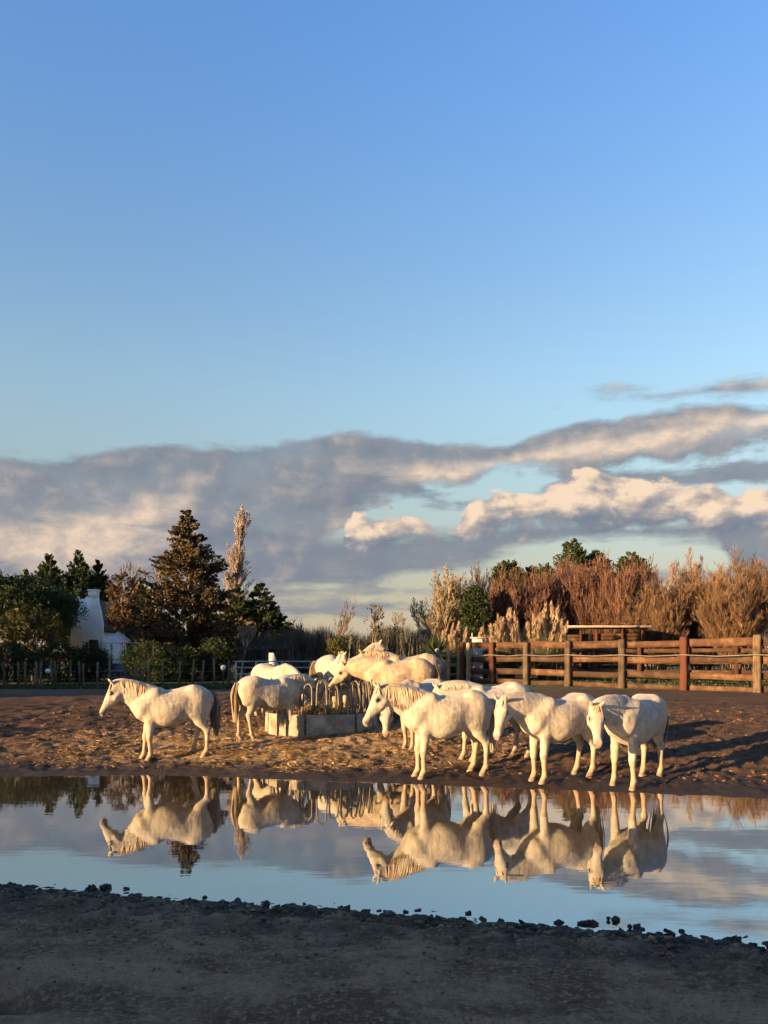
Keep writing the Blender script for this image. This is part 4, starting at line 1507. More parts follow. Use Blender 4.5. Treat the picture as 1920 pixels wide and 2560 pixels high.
def small_things():
    # white low wall with a curved end
    Y = 39.0
    c = P(672, 1670, Y)
    z0 = gz(c[0], Y)
    root = empty('garden_wall', (c[0], Y, z0))
    tag(root, 'low white plastered wall sloping down to the right behind metal rails', 'wall')
    h = P(672, 1632, Y)[2] - z0
    pts = [(0, -0.1), (0, h), (0.22, h)]
    for t in np.linspace(0, 1, 7):
        pts.append((0.22 + 0.85 * t, h - (h - 0.55) * (1 - (1 - t)**2) ** 0.75))
    pts += [(1.15, 0.52), (1.15, -0.1)]
    poly_wall(root, 'wall_body', pts, 0, 0.25, WHITE_PAINT)
    pts2 = [(-1.05, -0.1), (-1.05, 0.62), (-0.45, 0.62), (-0.45, -0.1)]
    r2 = empty('planter_box', (c[0], Y + 0.3, z0))
    tag(r2, 'white square box beside the sloping white wall', 'box')
    poly_wall(r2, 'box_body', pts2, 0, 0.5, WHITE_PAINT)
    # white tank by the pampas
    Y = 47.0
    c = P(1193, 1618, Y)
    z0 = gz(c[0], Y)
    root = empty('water_tank', (c[0], Y, z0))
    tag(root, 'white water tank beside the tall pampas grass, half behind corral posts', 'tank')
    zt = P(1193, 1596, Y)[2] - z0
    mb = MB(); mb.box((0, 0, zt / 2), (0.62, 0.7, zt)); bevel(mb.build('tank', WHITE_PAINT, root), 0.06, 2)
    mb = MB(); mb.box((0, 0, zt + 0.03), (0.86, 0.86, 0.07)); bevel(mb.build('lid', WHITE_PAINT, root), 0.02)
    mb = MB(); mb.tube([[-0.32, -0.2, zt], [-0.32, -0.2, zt + 0.32]], 0.035, 6); mb.build('pipe', WHITE_PAINT, root)
    # globe lamps
    for px, py, Y, lab in ((120, 1678, 37.5, 'small white globe lamp in the grass at far left'), (1093, 1626, 43.0, 'white globe lamp beside the dark yucca, above the pale rails'), (558, 1669, 38.0, 'small white globe lamp between the big conifer and the metal rails')):
        c = P(px, py, Y)
        z0 = gz(c[0], Y)
        root = empty('globe_lamp', (c[0], Y, z0))
        tag(root, lab, 'lamp', 'white globe lamps')
        zc = c[2] - z0
        mb = MB()
        prof = [(0.001, -0.125), (0.07, -0.105), (0.115, -0.05), (0.125, 0), (0.115, 0.05), (0.07, 0.105), (0.001, 0.125)]
        k = 12
        V = [[r_ * math.cos(2 * math.pi * j / k), r_ * math.sin(2 * math.pi * j / k), zc + z_] for r_, z_ in prof for j in range(k)]
        mb.add(V, [[i * k + j, i * k + (j + 1) % k, (i + 1) * k + (j + 1) % k, (i + 1) * k + j] for i in range(6) for j in range(k)])
        mb.build('globe', GLOBE, root, True)
        mb = MB(); mb.tube([[0, 0, -0.1], [0, 0, zc - 0.1]], 0.03, 6); mb.build('pole', WOOD_DARK, root)
    # dark pergola
    Y = 41.0
    c = P(668, 1640, Y)
    z0 = gz(c[0], Y)
    root = empty('pergola', (c[0], Y, z0))
    tag(root, 'dark timber pergola frame behind the low white wall', 'pergola')
    zt = P(668, 1622, Y)[2] - z0
    for x in (-1.2, 0.0, 1.15):
        mb = MB(); mb.box((x, 0, (zt - 0.06) / 2), (0.1, 0.1, zt - 0.06)); mb.build('post', WOOD_DARK, root)
    for y in (-0.03, 1.2):
        mb = MB(); mb.box((0, y, zt), (2.7, 0.1, 0.12)); mb.build('beam', WOOD_DARK, root)
    for x in np.linspace(-1.2, 1.2, 7):
        mb = MB(); mb.box((x, 0.6, zt + 0.10), (0.06, 1.5, 0.08)); mb.build('slat', WOOD_DARK, root)
    # garden table left of the first horse's head
    Y = 38.2
    for px, lab in ((318, 'dark garden picnic table in the shade behind the lone white horse'),):
        c = P(px, 1690, Y)
        z0 = gz(c[0], Y)
        root = empty('picnic_table', (c[0], Y, z0))
        tag(root, lab, 'table')
        mb = MB(); mb.box((0, 0, 0.74), (1.3, 0.7, 0.05)); mb.build('table_top', WOOD_STAKE, root)
        for sy in (-1, 1):
            mb = MB(); mb.box((0, sy * 0.62, 0.44), (1.3, 0.25, 0.05)); mb.build('bench_seat', WOOD_STAKE, root)
        for sx in (-1, 1):
            mb = MB()
            mb.beam((sx * 0.5, -0.6, 0.0), (sx * 0.5, -0.2, 0.71), 0.06, 0.09); mb.beam((sx * 0.5, 0.6, 0.0), (sx * 0.5, 0.2, 0.71), 0.06, 0.09)
            mb.box((sx * 0.5 + 0.063, 0, 0.40), (0.06, 1.45, 0.07))
            mb.build('leg', WOOD_STAKE, root)


small_things()

# ---------------------------------------------------------------- vegetation
def foliage(name, c1, c2, c3, trans=0.25, rough=0.65):
    def fn(nt, bs):
        g = nt.nodes.new('ShaderNodeNewGeometry')
        r = E(g.outputs['Random Per Island'])
        n = noise(geopos(nt), 0.9, 3, 0.6)
        c = mixc(smooth(n + (r - 0.5) * 0.5, 0.3, 0.7), c1, c2)
        c = mixc(smooth(r, 0.75, 1.0) * 0.6, c, c3)
        setin(nt, bs, 'Base Color', c)
        setin(nt, bs, 'Roughness', rough)
        setin(nt, bs, 'Specular IOR Level', 0.2)
        out = [q for q in nt.nodes if q.type == 'OUTPUT_MATERIAL'][0]
        tr = nt.nodes.new('ShaderNodeBsdfTranslucent')
        nt.links.new(c, tr.inputs['Color'])
        mx = nt.nodes.new('ShaderNodeMixShader')
        mx.inputs[0].default_value = trans
        nt.links.new(bs.outputs[0], mx.inputs[1])
        nt.links.new(tr.outputs[0], mx.inputs[2])
        nt.links.new(mx.outputs[0], out.inputs['Surface'])
    return material(name, fn)


F_CEDAR = foliage('leaf_cedar', (0.038, 0.029, 0.016), (0.115, 0.080, 0.042), (0.17, 0.11, 0.055), 0.12)
F_DARK = foliage('leaf_dark_green', (0.018, 0.030, 0.012), (0.045, 0.062, 0.022), (0.075, 0.090, 0.030))
F_PINE = foliage('leaf_pine', (0.022, 0.038, 0.016), (0.050, 0.072, 0.028), (0.07, 0.09, 0.04))
F_OLIVE = foliage('leaf_olive', (0.040, 0.044, 0.014), (0.095, 0.092, 0.028), (0.14, 0.12, 0.034), 0.15)
F_BROWN = foliage('leaf_brown', (0.050, 0.031, 0.016), (0.105, 0.064, 0.031), (0.14, 0.09, 0.045), 0.15)
F_GREY = foliage('leaf_grey_reed', (0.055, 0.053, 0.040), (0.11, 0.103, 0.08), (0.17, 0.15, 0.115), 0.15)
F_MIDGREEN = foliage('leaf_mid_green', (0.022, 0.032, 0.013), (0.055, 0.066, 0.024), (0.085, 0.090, 0.034), 0.12)  # mid-green leaf colour for pines and grass
F_PLUME = foliage('plume_cream', (0.30, 0.215, 0.14), (0.46, 0.34, 0.225), (0.54, 0.42, 0.29), 0.35)
F_BLADE = foliage('blade_grey_green', (0.06, 0.062, 0.040), (0.12, 0.118, 0.075), (0.17, 0.155, 0.10))
BARK = simple('bark', (0.075, 0.052, 0.036), (0.16, 0.115, 0.08), 6, 0.9, 0.6, 0.02, stretch=(3, 3, 0.6))
BARK_PALE = simple('bark_pale', (0.30, 0.25, 0.20), (0.48, 0.42, 0.35), 6, 0.9, 0.4, 0.02, stretch=(3, 3, 0.6))


def twigmat(name, c1, c2):
    return simple(name, c1, c2, 1.3, 0.8, 0, island=0.35)


T_RED = twigmat('twig_red_brown', (0.092, 0.045, 0.031), (0.155, 0.080, 0.055))
T_PINK = twigmat('twig_pinkish', (0.158, 0.106, 0.082), (0.228, 0.158, 0.122))
T_CREAM = twigmat('twig_cream', (0.178, 0.134, 0.084), (0.288, 0.228, 0.154))
T_POP = twigmat('twig_poplar', (0.25, 0.19, 0.16), (0.36, 0.285, 0.24))
T_BROWN = twigmat('twig_brown', (0.084, 0.052, 0.035), (0.168, 0.108, 0.070))
T_GOLD = twigmat('twig_golden', (0.098, 0.054, 0.030), (0.155, 0.093, 0.052))


def prisms(A, B, ra, rb):
    A, B = np.asarray(A, float), np.asarray(B, float)
    n = len(A)
    d = B - A
    d /= np.linalg.norm(d, axis=1)[:, None] + 1e-9
    ref = np.where(np.abs(d[:, 2:3]) < 0.9, np.array([[0, 0, 1.0]]), np.array([[1.0, 0, 0]]))
    u = np.cross(d, ref)
    u /= np.linalg.norm(u, axis=1)[:, None] + 1e-9
    w = np.cross(d, u)
    V = np.zeros((n, 6, 3))
    for j in range(3):
        a = 2 * math.pi * j / 3
        o = math.cos(a) * u + math.sin(a) * w
        V[:, j] = A + o * np.asarray(ra)[:, None]
        V[:, 3 + j] = B + o * np.asarray(rb)[:, None]
    b = (np.arange(n) * 6)[:, None]
    Q = np.concatenate([b + np.array([[j, (j + 1) % 3, 3 + (j + 1) % 3, 3 + j]]) for j in range(3)])
    return V.reshape(-1, 3), Q


def branch_tree(h, spread, r0, levels, seed, up=0.5, trunk_frac=0.3, nb=(7, 6, 5), lens=(0.55, 0.5, 0.45), ang=0.7, fan=1, base_spread=0.0, jit=0.13, rmin=0.010):
    """bare branching skeleton; returns list of (A,B,ra,rb) per level"""
    r = np.random.default_rng(seed)
    out = []
    S, D, L, Rr = [], [], [], []
    for i in range(fan):
        a = r.random() * 6.283
        rad = base_spread * math.sqrt(r.random())
        S.append([rad * math.cos(a), rad * math.sin(a), -0.1])
        tilt = (rad / max(base_spread, 1e-3)) * spread * 0.35 if fan > 1 else 0.04
        D.append([math.cos(a) * tilt + r.normal(0, 0.05), math.sin(a) * tilt + r.normal(0, 0.05), 1.0])
        L.append(h * (1.0 if fan == 1 else r.uniform(0.72, 1.0)))
        Rr.append(r0 * (1.0 if fan == 1 else r.uniform(0.5, 1.0)))
    S, D, L, Rr = map(lambda q: np.array(q, float), (S, D, L, Rr))
    D /= np.linalg.norm(D, axis=1)[:, None]
    for lv in range(levels):
        m = 4 if lv < 2 else 3
        if lv == levels - 1:
            m = 1
        elif lv == levels - 2 and lv > 0:
            m = 2
        n = len(S)
        pts = [S]
        dirs = [D]
        cur, cd = S, D
        for k in range(m):
            cd = cd + r.normal(0, jit, (n, 3)) + np.array([0, 0, up * 0.12])
            cd /= np.linalg.norm(cd, axis=1)[:, None]
            cur = cur + cd * (L / m)[:, None]
            pts.append(cur)
            dirs.append(cd)
        A = np.concatenate(pts[:-1]); B = np.concatenate(pts[1:])
        ra = np.concatenate([np.maximum(Rr * (1 - 0.75 * k / m), rmin) for k in range(m)])
        rb = np.concatenate([np.maximum(Rr * (1 - 0.75 * (k + 1) / m), rmin * 0.6) for k in range(m)])
        out.append((A, B, ra, rb))
        if lv == levels - 1:
            break
        c = nb[lv]
        P_ = np.stack(pts); Dd = np.stack(dirs)
        t0 = trunk_frac if lv == 0 else 0.15
        t = np.clip(r.uniform(t0, 1.0, (n, c)) if lv else np.sort(r.uniform(t0, 1.0, (n, c)), 1), 0, 0.999) * m
        i = t.astype(int); w = (t - i)[..., None]
        ar = np.arange(n)[:, None]
        s2 = P_[i, ar] * (1 - w) + P_[i + 1, ar] * w
        dd = Dd[i + 1, ar]
        a = r.random((n, c)) * 6.283
        rad = np.stack([np.cos(a), np.sin(a), np.zeros_like(a)], -1) + r.normal(0, 0.3, (n, c, 3))
        d2 = dd + rad * (ang if lv < levels - 2 else ang * 0.6) * spread + np.array([0, 0, up * 0.5])
        d2 /= np.linalg.norm(d2, axis=-1)[..., None]
        l2 = L[:, None] * lens[lv] * r.uniform(0.6, 1.1, (n, c)) * (1.15 - 0.55 * t / m)
        r2 = Rr[:, None] * 0.5 * np.ones((n, c)) * (1.1 - 0.6 * t / m)
        S, D, L, Rr = s2.reshape(-1, 3), d2.reshape(-1, 3), l2.ravel(), np.maximum(r2.ravel(), rmin)
    return out


def bare_tree(name, label, cat, px, ytop, Y, wpx, seed, mat, bark=BARK, group=None, fan=1, levels=4, nb=(9, 7, 6), lens=(0.5, 0.5, 0.5), up=0.5, ang=0.7, trunk_frac=0.25, base=None, rmin=0.011, r0=None, jit=0.13, lean=0.0):
    x = (px - 960) * Y / FPX
    z0 = gz(x, Y) if base is None else base
    h = CAM_H + (1640 - ytop) * Y / FPX - z0
    W = wpx * Y / FPX / 2
    lv = branch_tree(h * (0.80 if fan == 1 else 0.9), 1.0, r0 or h * 0.016, levels, seed, up, trunk_frac, nb, lens, ang, fan, W * 0.45 if fan > 1 else 0, jit, rmin)
    allB = np.concatenate([q[1] for q in lv])
    zt = np.percentile(allB[:, 2], 98.8)
    xw = max(np.percentile(np.abs(allB[:, 0]), 97), 0.01)
    kx, kz = W / xw, h / zt
    def tr(p):
        p = p.copy(); p[:, 0] = p[:, 0] * kx + lean * p[:, 2] * kz; p[:, 1] *= kx; p[:, 2] *= kz
        return p
    root = empty(name, (x, Y, z0))
    tag(root, label, cat, group)
    nt_ = 2 if fan == 1 else 1
    tv = [prisms(tr(q[0]), tr(q[1]), q[2], q[3]) for q in lv[:nt_]]
    off, VV, QQ = 0, [], []
    for v, q in tv:
        VV.append(v); QQ.append(q + off); off += len(v)
    mobj('trunk', np.concatenate(VV), np.concatenate(QQ), bark, root)
    off, VV, QQ = 0, [], []
    for q_ in lv[nt_:]:
        if q_ is lv[-1]:
            a_, b_ = tr(q_[0]), tr(q_[1])
            v, q = blades((a_ + b_) / 2, b_ - a_, np.linalg.norm(b_ - a_, axis=1), rmin * 1.15 * np.random.default_rng(seed).uniform(0.6, 1.4, len(a_)))
        else:
            v, q = prisms(tr(q_[0]), tr(q_[1]), q_[2], q_[3])
        VV.append(v); QQ.append(q + off); off += len(v)
    mobj('crown', np.concatenate(VV), np.concatenate(QQ), mat, root)
    return root


def leaf_tree(name, label, cat, px, ytop, Y, wpx, ybot, seed, mat, prof, nclump, nleaf, leaf, bark=BARK, group=None, upw=0.4, gap=0.0, csize=0.35, shell=0.45, flat=1.0, outw=1.0, ncut=0.5, rough=0.22, base=None, trunk_r=None, spray=0.0, lw=0.20):
    """crown of leaf clumps inside a profile; prof = [(height fraction, radius fraction)]"""
    r = np.random.default_rng(seed)
    x = (px - 960) * Y / FPX
    z0 = gz(x, Y) if base is None else base
    zt = CAM_H + (1640 - ytop) * Y / FPX - z0
    zb = CAM_H + (1640 - ybot) * Y / FPX - z0
    W = wpx * Y / FPX / 2
    ph, pr = np.array(prof).T
    cand = nclump * 3
    hh = r.random(cand)
    R_ = np.interp(hh, ph, pr)
    keep = r.random(cand) < np.maximum(R_, 0.15)
    hh, R_ = hh[keep][:nclump], R_[keep][:nclump]
    n = len(hh)
    an = r.random(n) * 2 * np.pi
    lump = 1 + rough * (np.sin(an * 3 + hh * 9 + seed) + np.sin(an * 5 - hh * 17 + seed * 2) * 0.7 + np.sin(hh * 31 + an * 2)) * 0.6 + r.normal(0, rough * 0.4, n)
    rr = (1 - shell * r.random(n)**1.5) * R_ * lump * W
    cen = np.stack([rr * np.cos(an), rr * np.sin(an), zb + hh * (zt - zb)], 1)
    Rk = R_
    if gap:
        g = np.sin(cen[:, 0] * 2.1 / csize * 0.35 + seed) + np.sin(cen[:, 2] * 2.7 / csize * 0.35 + seed * 1.7) + np.sin(cen[:, 1] * 2.3 / csize * 0.35)
        cen, an, Rk = cen[g > gap - 1.2], an[g > gap - 1.2], Rk[g > gap - 1.2]
        n = len(cen)
    outd = np.stack([np.cos(an), np.sin(an), np.full(n, upw)], 1)
    cs = csize * r.uniform(0.6, 1.3, n) * np.clip(0.35 + Rk, 0, 1)
    C_ = np.repeat(cen, nleaf, 0) + r.normal(0, 1, (n * nleaf, 3)) * np.repeat(cs, nleaf)[:, None] * 0.5 * (1, 1, flat)
    if spray:
        tt_ = r.random(n * nleaf)
        C_ = np.repeat(cen, nleaf, 0) + np.repeat(outd, nleaf, 0) * (tt_ * spray * np.repeat(np.clip(0.2 + 1.1 * Rk, 0, 1), nleaf))[:, None] + r.normal(0, 1, (n * nleaf, 3)) * (np.repeat(cs, nleaf) * 0.42 * (1 - 0.8 * tt_))[:, None]
    D_ = np.repeat(outd, nleaf, 0) * outw + r.normal(0, 0.55, (n * nleaf, 3))
    V, Q = blades(C_, D_, leaf * r.uniform(0.6, 1.4, len(C_)), leaf * lw * r.uniform(0.7, 1.3, len(C_)))
    root = empty(name, (x, Y, z0))
    tag(root, label, cat, group)
    mb = MB()
    tr_ = trunk_r or max(0.06, (zt) * 0.018)
    mb.tube([[0, 0, -0.2], [0.02 * zt * r.normal(), 0, zt * 0.4], [0.02 * zt * r.normal(), 0.0, zt * 0.9]], [tr_, tr_ * 0.7, tr_ * 0.2], 7)
    for i in range(9):
        q = cen[r.integers(n)]
        hz_ = q[2] * r.uniform(0.6, 0.85)
        mb.tube([[0, 0, hz_], q * (0.5, 0.5, 0.5) + np.array([0, 0, hz_ * 0.5]), q], [tr_ * 0.4, tr_ * 0.25, tr_ * 0.1], 5)
    mb.build('trunk', bark, root, True)
    mobj('crown', V, Q, mat, root)
    return root


CON = [(0, 0.75), (0.12, 0.95), (0.3, 0.95), (0.5, 0.75), (0.7, 0.48), (0.85, 0.28), (1, 0.05)]
CYP = [(0, 0.85), (0.2, 1.0), (0.45, 0.80), (0.65, 0.50), (0.82, 0.24), (0.93, 0.09), (1, 0.01)]
RND = [(0, 0.45), (0.2, 0.85), (0.5, 1.0), (0.8, 0.8), (1, 0.25)]
UMB = [(0, 0.5), (0.25, 0.95), (0.5, 1.0), (0.75, 0.85), (1, 0.4)]

# --- left side
gl = 'trees of the left wood'
leaf_tree('umbrella_pine', 'dark umbrella pine cut by the left edge of the picture', 'tree', 38, 1450, 52, 300, 1585, 1, F_PINE, UMB, 900, 48, 0.15, lw=0.30, upw=0.7, csize=0.50, shell=0.75, rough=0.10, group=gl)
leaf_tree('dark_conifer', 'dark green conifer behind the white house, tallest of its clump', 'tree', 196, 1380, 64, 92, 1625, 2, F_DARK, CYP, 460, 52, 0.17, lw=0.32, upw=1.1, csize=0.40, spray=0.9, group=gl)
leaf_tree('dark_conifer', 'dark conifer left of the tallest one, above the umbrella pine', 'tree', 122, 1386, 63, 84, 1610, 3, F_DARK, CYP, 400, 52, 0.17, lw=0.32, upw=1.1, csize=0.40, spray=0.9, group=gl)
leaf_tree('dark_conifer', 'dark conifer just right of the white house chimney', 'tree', 246, 1406, 65, 72, 1625, 4, F_DARK, CYP, 380, 52, 0.17, lw=0.32, upw=1.1, csize=0.40, spray=0.9, group=gl)
leaf_tree('dark_conifer', 'small dark conifer tip at the left over the umbrella pine', 'tree', 66, 1428, 63, 64, 1600, 5, F_DARK, CYP, 220, 40, 0.24, upw=0.9, csize=0.38, spray=0.8, group=gl)
leaf_tree('dark_conifer', 'small dark conifer between the brown tree and the big cedar', 'tree', 356, 1450, 62, 60, 1640, 6, F_DARK, CYP, 240, 40, 0.24, upw=0.9, csize=0.38, spray=0.8, group=gl)
leaf_tree('cedar_tree', 'tall shaggy brown-green cedar, the biggest tree at the left', 'tree', 466, 1278, 50, 192, 1672, 7, F_CEDAR,
          [(0, 0.7), (0.1, 0.95), (0.25, 1.0), (0.45, 0.90), (0.60, 0.76), (0.72, 0.58), (0.80, 0.38), (0.87, 0.26), (0.94, 0.20), (1, 0.05)], 1300, 52, 0.16, lw=0.36, upw=0.35, csize=0.32, shell=0.85, rough=0.30, gap=0.25, spray=0.75, group=gl)
leaf_tree('brown_tree', 'slim brown-leaved tree between the white house and the cedar', 'tree', 306, 1432, 49, 62, 1590, 8, F_BROWN, RND, 170, 34, 0.16, upw=0.8, csize=0.26, shell=0.8, gap=0.4, spray=0.4, group=gl)
leaf_tree('golden_shrub', 'golden-green shrub catching the sun at the far left', 'shrub', 82, 1514, 46, 135, 1640, 9, F_OLIVE, RND, 300, 40, 0.14, upw=0.7, csize=0.30, spray=0.3, group=gl)
leaf_tree('olive_shrub', 'yellow-green shrub at the left foot of the cedar', 'shrub', 376, 1512, 54, 90, 1650, 10, F_OLIVE, RND, 210, 40, 0.15, upw=0.7, csize=0.34, group=gl)
leaf_tree('dark_conifer', 'broad dark conifer right of the poplar, spreading low to the right', 'tree', 652, 1460, 58, 140, 1640, 11, F_DARK, [(0, 1.0), (0.25, 0.92), (0.5, 0.60), (0.75, 0.33), (0.9, 0.16), (1, 0.03)], 560, 64, 0.16, lw=0.32, upw=0.30, csize=0.40, spray=0.8, group=gl)
leaf_tree('dark_conifer', 'narrow dark conifer at the foot of the poplar', 'tree', 594, 1464, 57, 74, 1645, 12, F_DARK, CYP, 360, 64, 0.16, lw=0.32, upw=0.5, csize=0.38, spray=0.7, group=gl)
for i, (px, yt, w, lab) in enumerate(((20, 1612, 120, 'dark hedge shrub at the left edge behind the wire fence'), (150, 1610, 120, 'dark hedge shrub below the golden one'), (226, 1612, 84, 'dark hedge shrub in front of the white house'),
                                      (372, 1608, 120, 'dark hedge shrub right of the white pavilion'), (452, 1622, 120, 'dark hedge shrub under the cedar'), (536, 1600, 90, 'dark hedge shrub at the right foot of the cedar'))):
    leaf_tree('hedge_shrub', lab, 'shrub', px, yt, 44 + i % 3, w, 1705, 20 + i, F_DARK, RND, 230, 34, 0.14, upw=0.6, csize=0.32, group='dark hedge behind the wire fence')
bare_tree('poplar', 'slender bare pinkish poplar beside the cedar', 'tree', 564, 1278, 68, 104, 31, T_POP, nb=(120, 12, 11), lens=(0.17, 0.45, 0.8), up=1.3, ang=0.5, trunk_frac=0.08, rmin=0.011, r0=0.11, jit=0.02, group=gl)
bare_tree('poplar', 'shorter bare pinkish poplar stem right of the tall one', 'tree', 590, 1390, 68, 66, 32, T_POP, nb=(80, 10, 9), lens=(0.19, 0.45, 0.8), up=1.3, ang=0.5, trunk_frac=0.08, rmin=0.011, r0=0.08, jit=0.02, group=gl)
bare_tree('bare_tree', 'bare pinkish tree crown at the left edge above the pines', 'tree', 20, 1385, 80, 190, 33, T_PINK, nb=(12, 10, 12), rmin=0.020, group=gl)
bare_tree('bare_tree', 'bare pinkish crown behind the slim brown tree', 'tree', 292, 1404, 80, 120, 34, T_PINK, nb=(12, 10, 12), rmin=0.020, group=gl)
bare_tree('bare_tree', 'bare pinkish crown touching the left side of the cedar', 'tree', 372, 1410, 82, 110, 35, T_PINK, nb=(12, 10, 12), rmin=0.020, group=gl)
bare_tree('pollard_tree', 'short pollarded tree with sunlit pinkish shoots and pale trunk', 'tree', 600, 1550, 42, 80, 36, T_PINK, bark=BARK_PALE, nb=(14, 10, 9), lens=(0.55, 0.5, 0.5), trunk_frac=0.6, rmin=0.012, r0=0.09, up=0.9)
bare_tree('bare_shrub', 'brown bare shrub right of the broad dark conifer', 'shrub', 738, 1552, 54, 70, 37, T_BROWN, fan=14, levels=3, nb=(12, 9), lens=(0.5, 0.5), rmin=0.012, up=0.8)
bare_tree('bare_shrub', 'leaning bare grey-brown shrub against the pale sky', 'shrub', 830, 1502, 50, 62, 38, T_BROWN, fan=5, levels=4, nb=(6, 5, 6), lens=(0.55, 0.5, 0.5), rmin=0.011, up=0.5, ang=0.9, lean=0.25)
leaf_tree('young_tree', 'small sparse brown-leaved tree against the pale sky', 'tree', 938, 1508, 48, 56, 1592, 39, F_BROWN, RND, 34, 10, 0.20, upw=0.8, csize=0.22, shell=0.9, gap=0.3)
leaf_tree('olive_shrub', 'small yellow-green shrub behind the white horse with pricked ears', 'shrub', 845, 1590, 42, 42, 1660, 40, F_OLIVE, RND, 90, 26, 0.15, upw=1.2, csize=0.22)
bare_tree('bare_tree', 'thin bare tree between the barn and the pale willow', 'tree', 1016, 1530, 72, 70, 41, T_PINK, nb=(12, 8, 9), rmin=0.016, ang=0.9)
leaf_tree('ivy_bush', 'dark ivy bush humped over the left end of the barn roof', 'shrub', 985, 1570, 61, 56, 1622, 42, F_DARK, RND, 90, 24, 0.22, upw=0.5, csize=0.3)
leaf_tree('ivy_bush', 'small dark bush at the right end of the barn roof', 'shrub', 1052, 1574, 61, 34, 1618, 43, F_DARK, RND, 50, 22, 0.22, upw=0.5, csize=0.25)


def yucca(px, ytop, Y, seed, label):
    r = np.random.default_rng(seed)
    x = (px - 960) * Y / FPX
    z0 = gz(x, Y)
    h = CAM_H + (1640 - ytop) * Y / FPX - z0
    root = empty('yucca', (x, Y, z0))
    tag(root, label, 'plant')
    mb = MB(); mb.tube([[0, 0, -0.1], [0.03, 0, h * 0.55]], [0.12, 0.09], 7); mb.build('stem', BARK, root)
    n = 260
    an = r.random(n) * 6.283
    e = r.uniform(-0.5, 1.4, n)
    d = np.stack([np.cos(an) * np.cos(e), np.sin(an) * np.cos(e), np.sin(e)], 1)
    c0 = np.array([0.03, 0, h * 0.55])
    V, Q = blades(c0 + d * h * 0.24, d, h * 0.48, 0.03)
    mobj('leaves', V, Q, F_DARK, root)


yucca(1090, 1588, 45, 1, 'dark spiky yucca beside the globe lamp, left of the corral')

# --- right side
bare_tree('willow', 'pale cream bare willow glowing in the sun, left of the red-brown trees', 'tree', 1098, 1440, 58, 125, 51, T_CREAM, fan=16, levels=4, nb=(14, 10, 11), lens=(0.45, 0.45, 0.6), rmin=0.012, up=0.45, ang=0.9)
bare_tree('willow', 'second cream willow crown overlapping the dark round evergreen', 'tree', 1142, 1446, 60, 90, 52, T_CREAM, fan=14, levels=4, nb=(14, 10, 11), lens=(0.45, 0.45, 0.6), rmin=0.012, up=0.6, ang=0.8)
leaf_tree('evergreen_shrub', 'dark rounded evergreen in front of the bare trees', 'shrub', 1188, 1468, 55, 66, 1600, 53, F_DARK, RND, 260, 30, 0.22, upw=0.6, csize=0.35, rough=0.1)
bare_tree('bare_tree', 'dark bare tree above the rounded evergreen', 'tree', 1206, 1418, 59, 70, 54, T_BROWN, fan=6, levels=4, nb=(10, 8, 10), rmin=0.013, up=1.1, ang=0.5)
gr_ = 'red-brown bare bushes behind the corral'
for i, (px, yt, w, Y, m, lab) in enumerate((
        (1262, 1440, 100, 57, T_RED, 'red-brown bare bush at the left end of the row behind the pampas grass'),
        (1346, 1432, 130, 58, T_RED, 'red-brown bare bush between the two pampas clumps'),
        (1432, 1412, 130, 60, T_RED, 'red-brown bare bush right of the pampas grass, in front of the tall pine'),
        (1505, 1405, 140, 58, T_RED, 'red-brown bare bush above the shed'),
        (1590, 1420, 130, 60, T_RED, 'red-brown bare bush below the rightmost pine'),
        (1640, 1470, 130, 55, T_GOLD, 'low golden-brown bush right of the shed'),
        (1690, 1402, 130, 64, T_PINK, 'pinkish bare tree standing higher in the right half of the row'),
        (1752, 1450, 140, 57, T_GOLD, 'golden-brown bush behind the second corral post from the right'),
        (1790, 1400, 120, 64, T_PINK, 'pinkish bare tree near the right end of the row'),
        (1880, 1396, 190, 54, T_GOLD, 'golden-brown tree cut by the right edge of the picture'),
        (1835, 1450, 140, 52, T_GOLD, 'golden bush left of the tree at the right edge'))):
    fan = 6 if m is T_PINK else 36
    bare_tree('bare_bush', lab, 'tree' if m is T_PINK else 'bush', px, yt, Y, w, 60 + i, m, fan=fan, levels=4, nb=(9, 7, 8) if fan > 8 else (11, 9, 18), lens=(0.55, 0.58, 0.8), rmin=0.0115, up=0.75 if m is T_RED else 0.55, ang=0.7 if m is T_RED else 0.95, group=gr_, r0=0.05)
gp = 'green pines above the red-brown bushes'
for i, (px, yt, w, m, lab) in enumerate(((1268, 1400, 72, F_MIDGREEN, 'leftmost green pine over the red-brown bushes'), (1345, 1402, 76, F_MIDGREEN, 'low green pine second from the left over the bushes'),
                                         (1430, 1352, 84, F_MIDGREEN, 'tallest green pine over the red-brown bushes'), (1492, 1378, 58, F_MIDGREEN, 'green pine right beside the tallest one'), (1578, 1384, 82, F_DARK, 'dark green pine at the right end over the bushes'))):
    leaf_tree('pine', lab, 'tree', px, yt, 70, w, 1520, 80 + i, m, [(0, 0.9), (0.3, 1.0), (0.55, 0.85), (0.8, 0.5), (1, 0.1)], 380, 44, 0.18, lw=0.28, upw=1.0, csize=0.5, shell=0.65, gap=0.15, spray=0.6, group=gp)


def plume_mesh():
    r = np.random.default_rng(3)
    n = 90
    t = r.random(n)
    an = r.random(n) * 6.283
    wd = 0.055 * np.sin(np.pi * np.clip(t * 0.92 + 0.06, 0, 1)) ** 0.7
    cen = np.stack([wd * np.cos(an) * 0.7, wd * np.sin(an) * 0.7, t * 0.62], 1)
    d = np.stack([np.cos(an) * 0.35, np.sin(an) * 0.35, np.full(n, 1.0)], 1) + r.normal(0, 0.12, (n, 3))
    V, Q = blades(cen, d, 0.16, 0.014)
    mb = MB()
    mb.add(V, Q)
    mb.tube([[0, 0, -0.9], [0, 0, 0.4]], [0.010, 0.004], 4)
    return mb.data('plume', F_PLUME)


PLUME = plume_mesh()


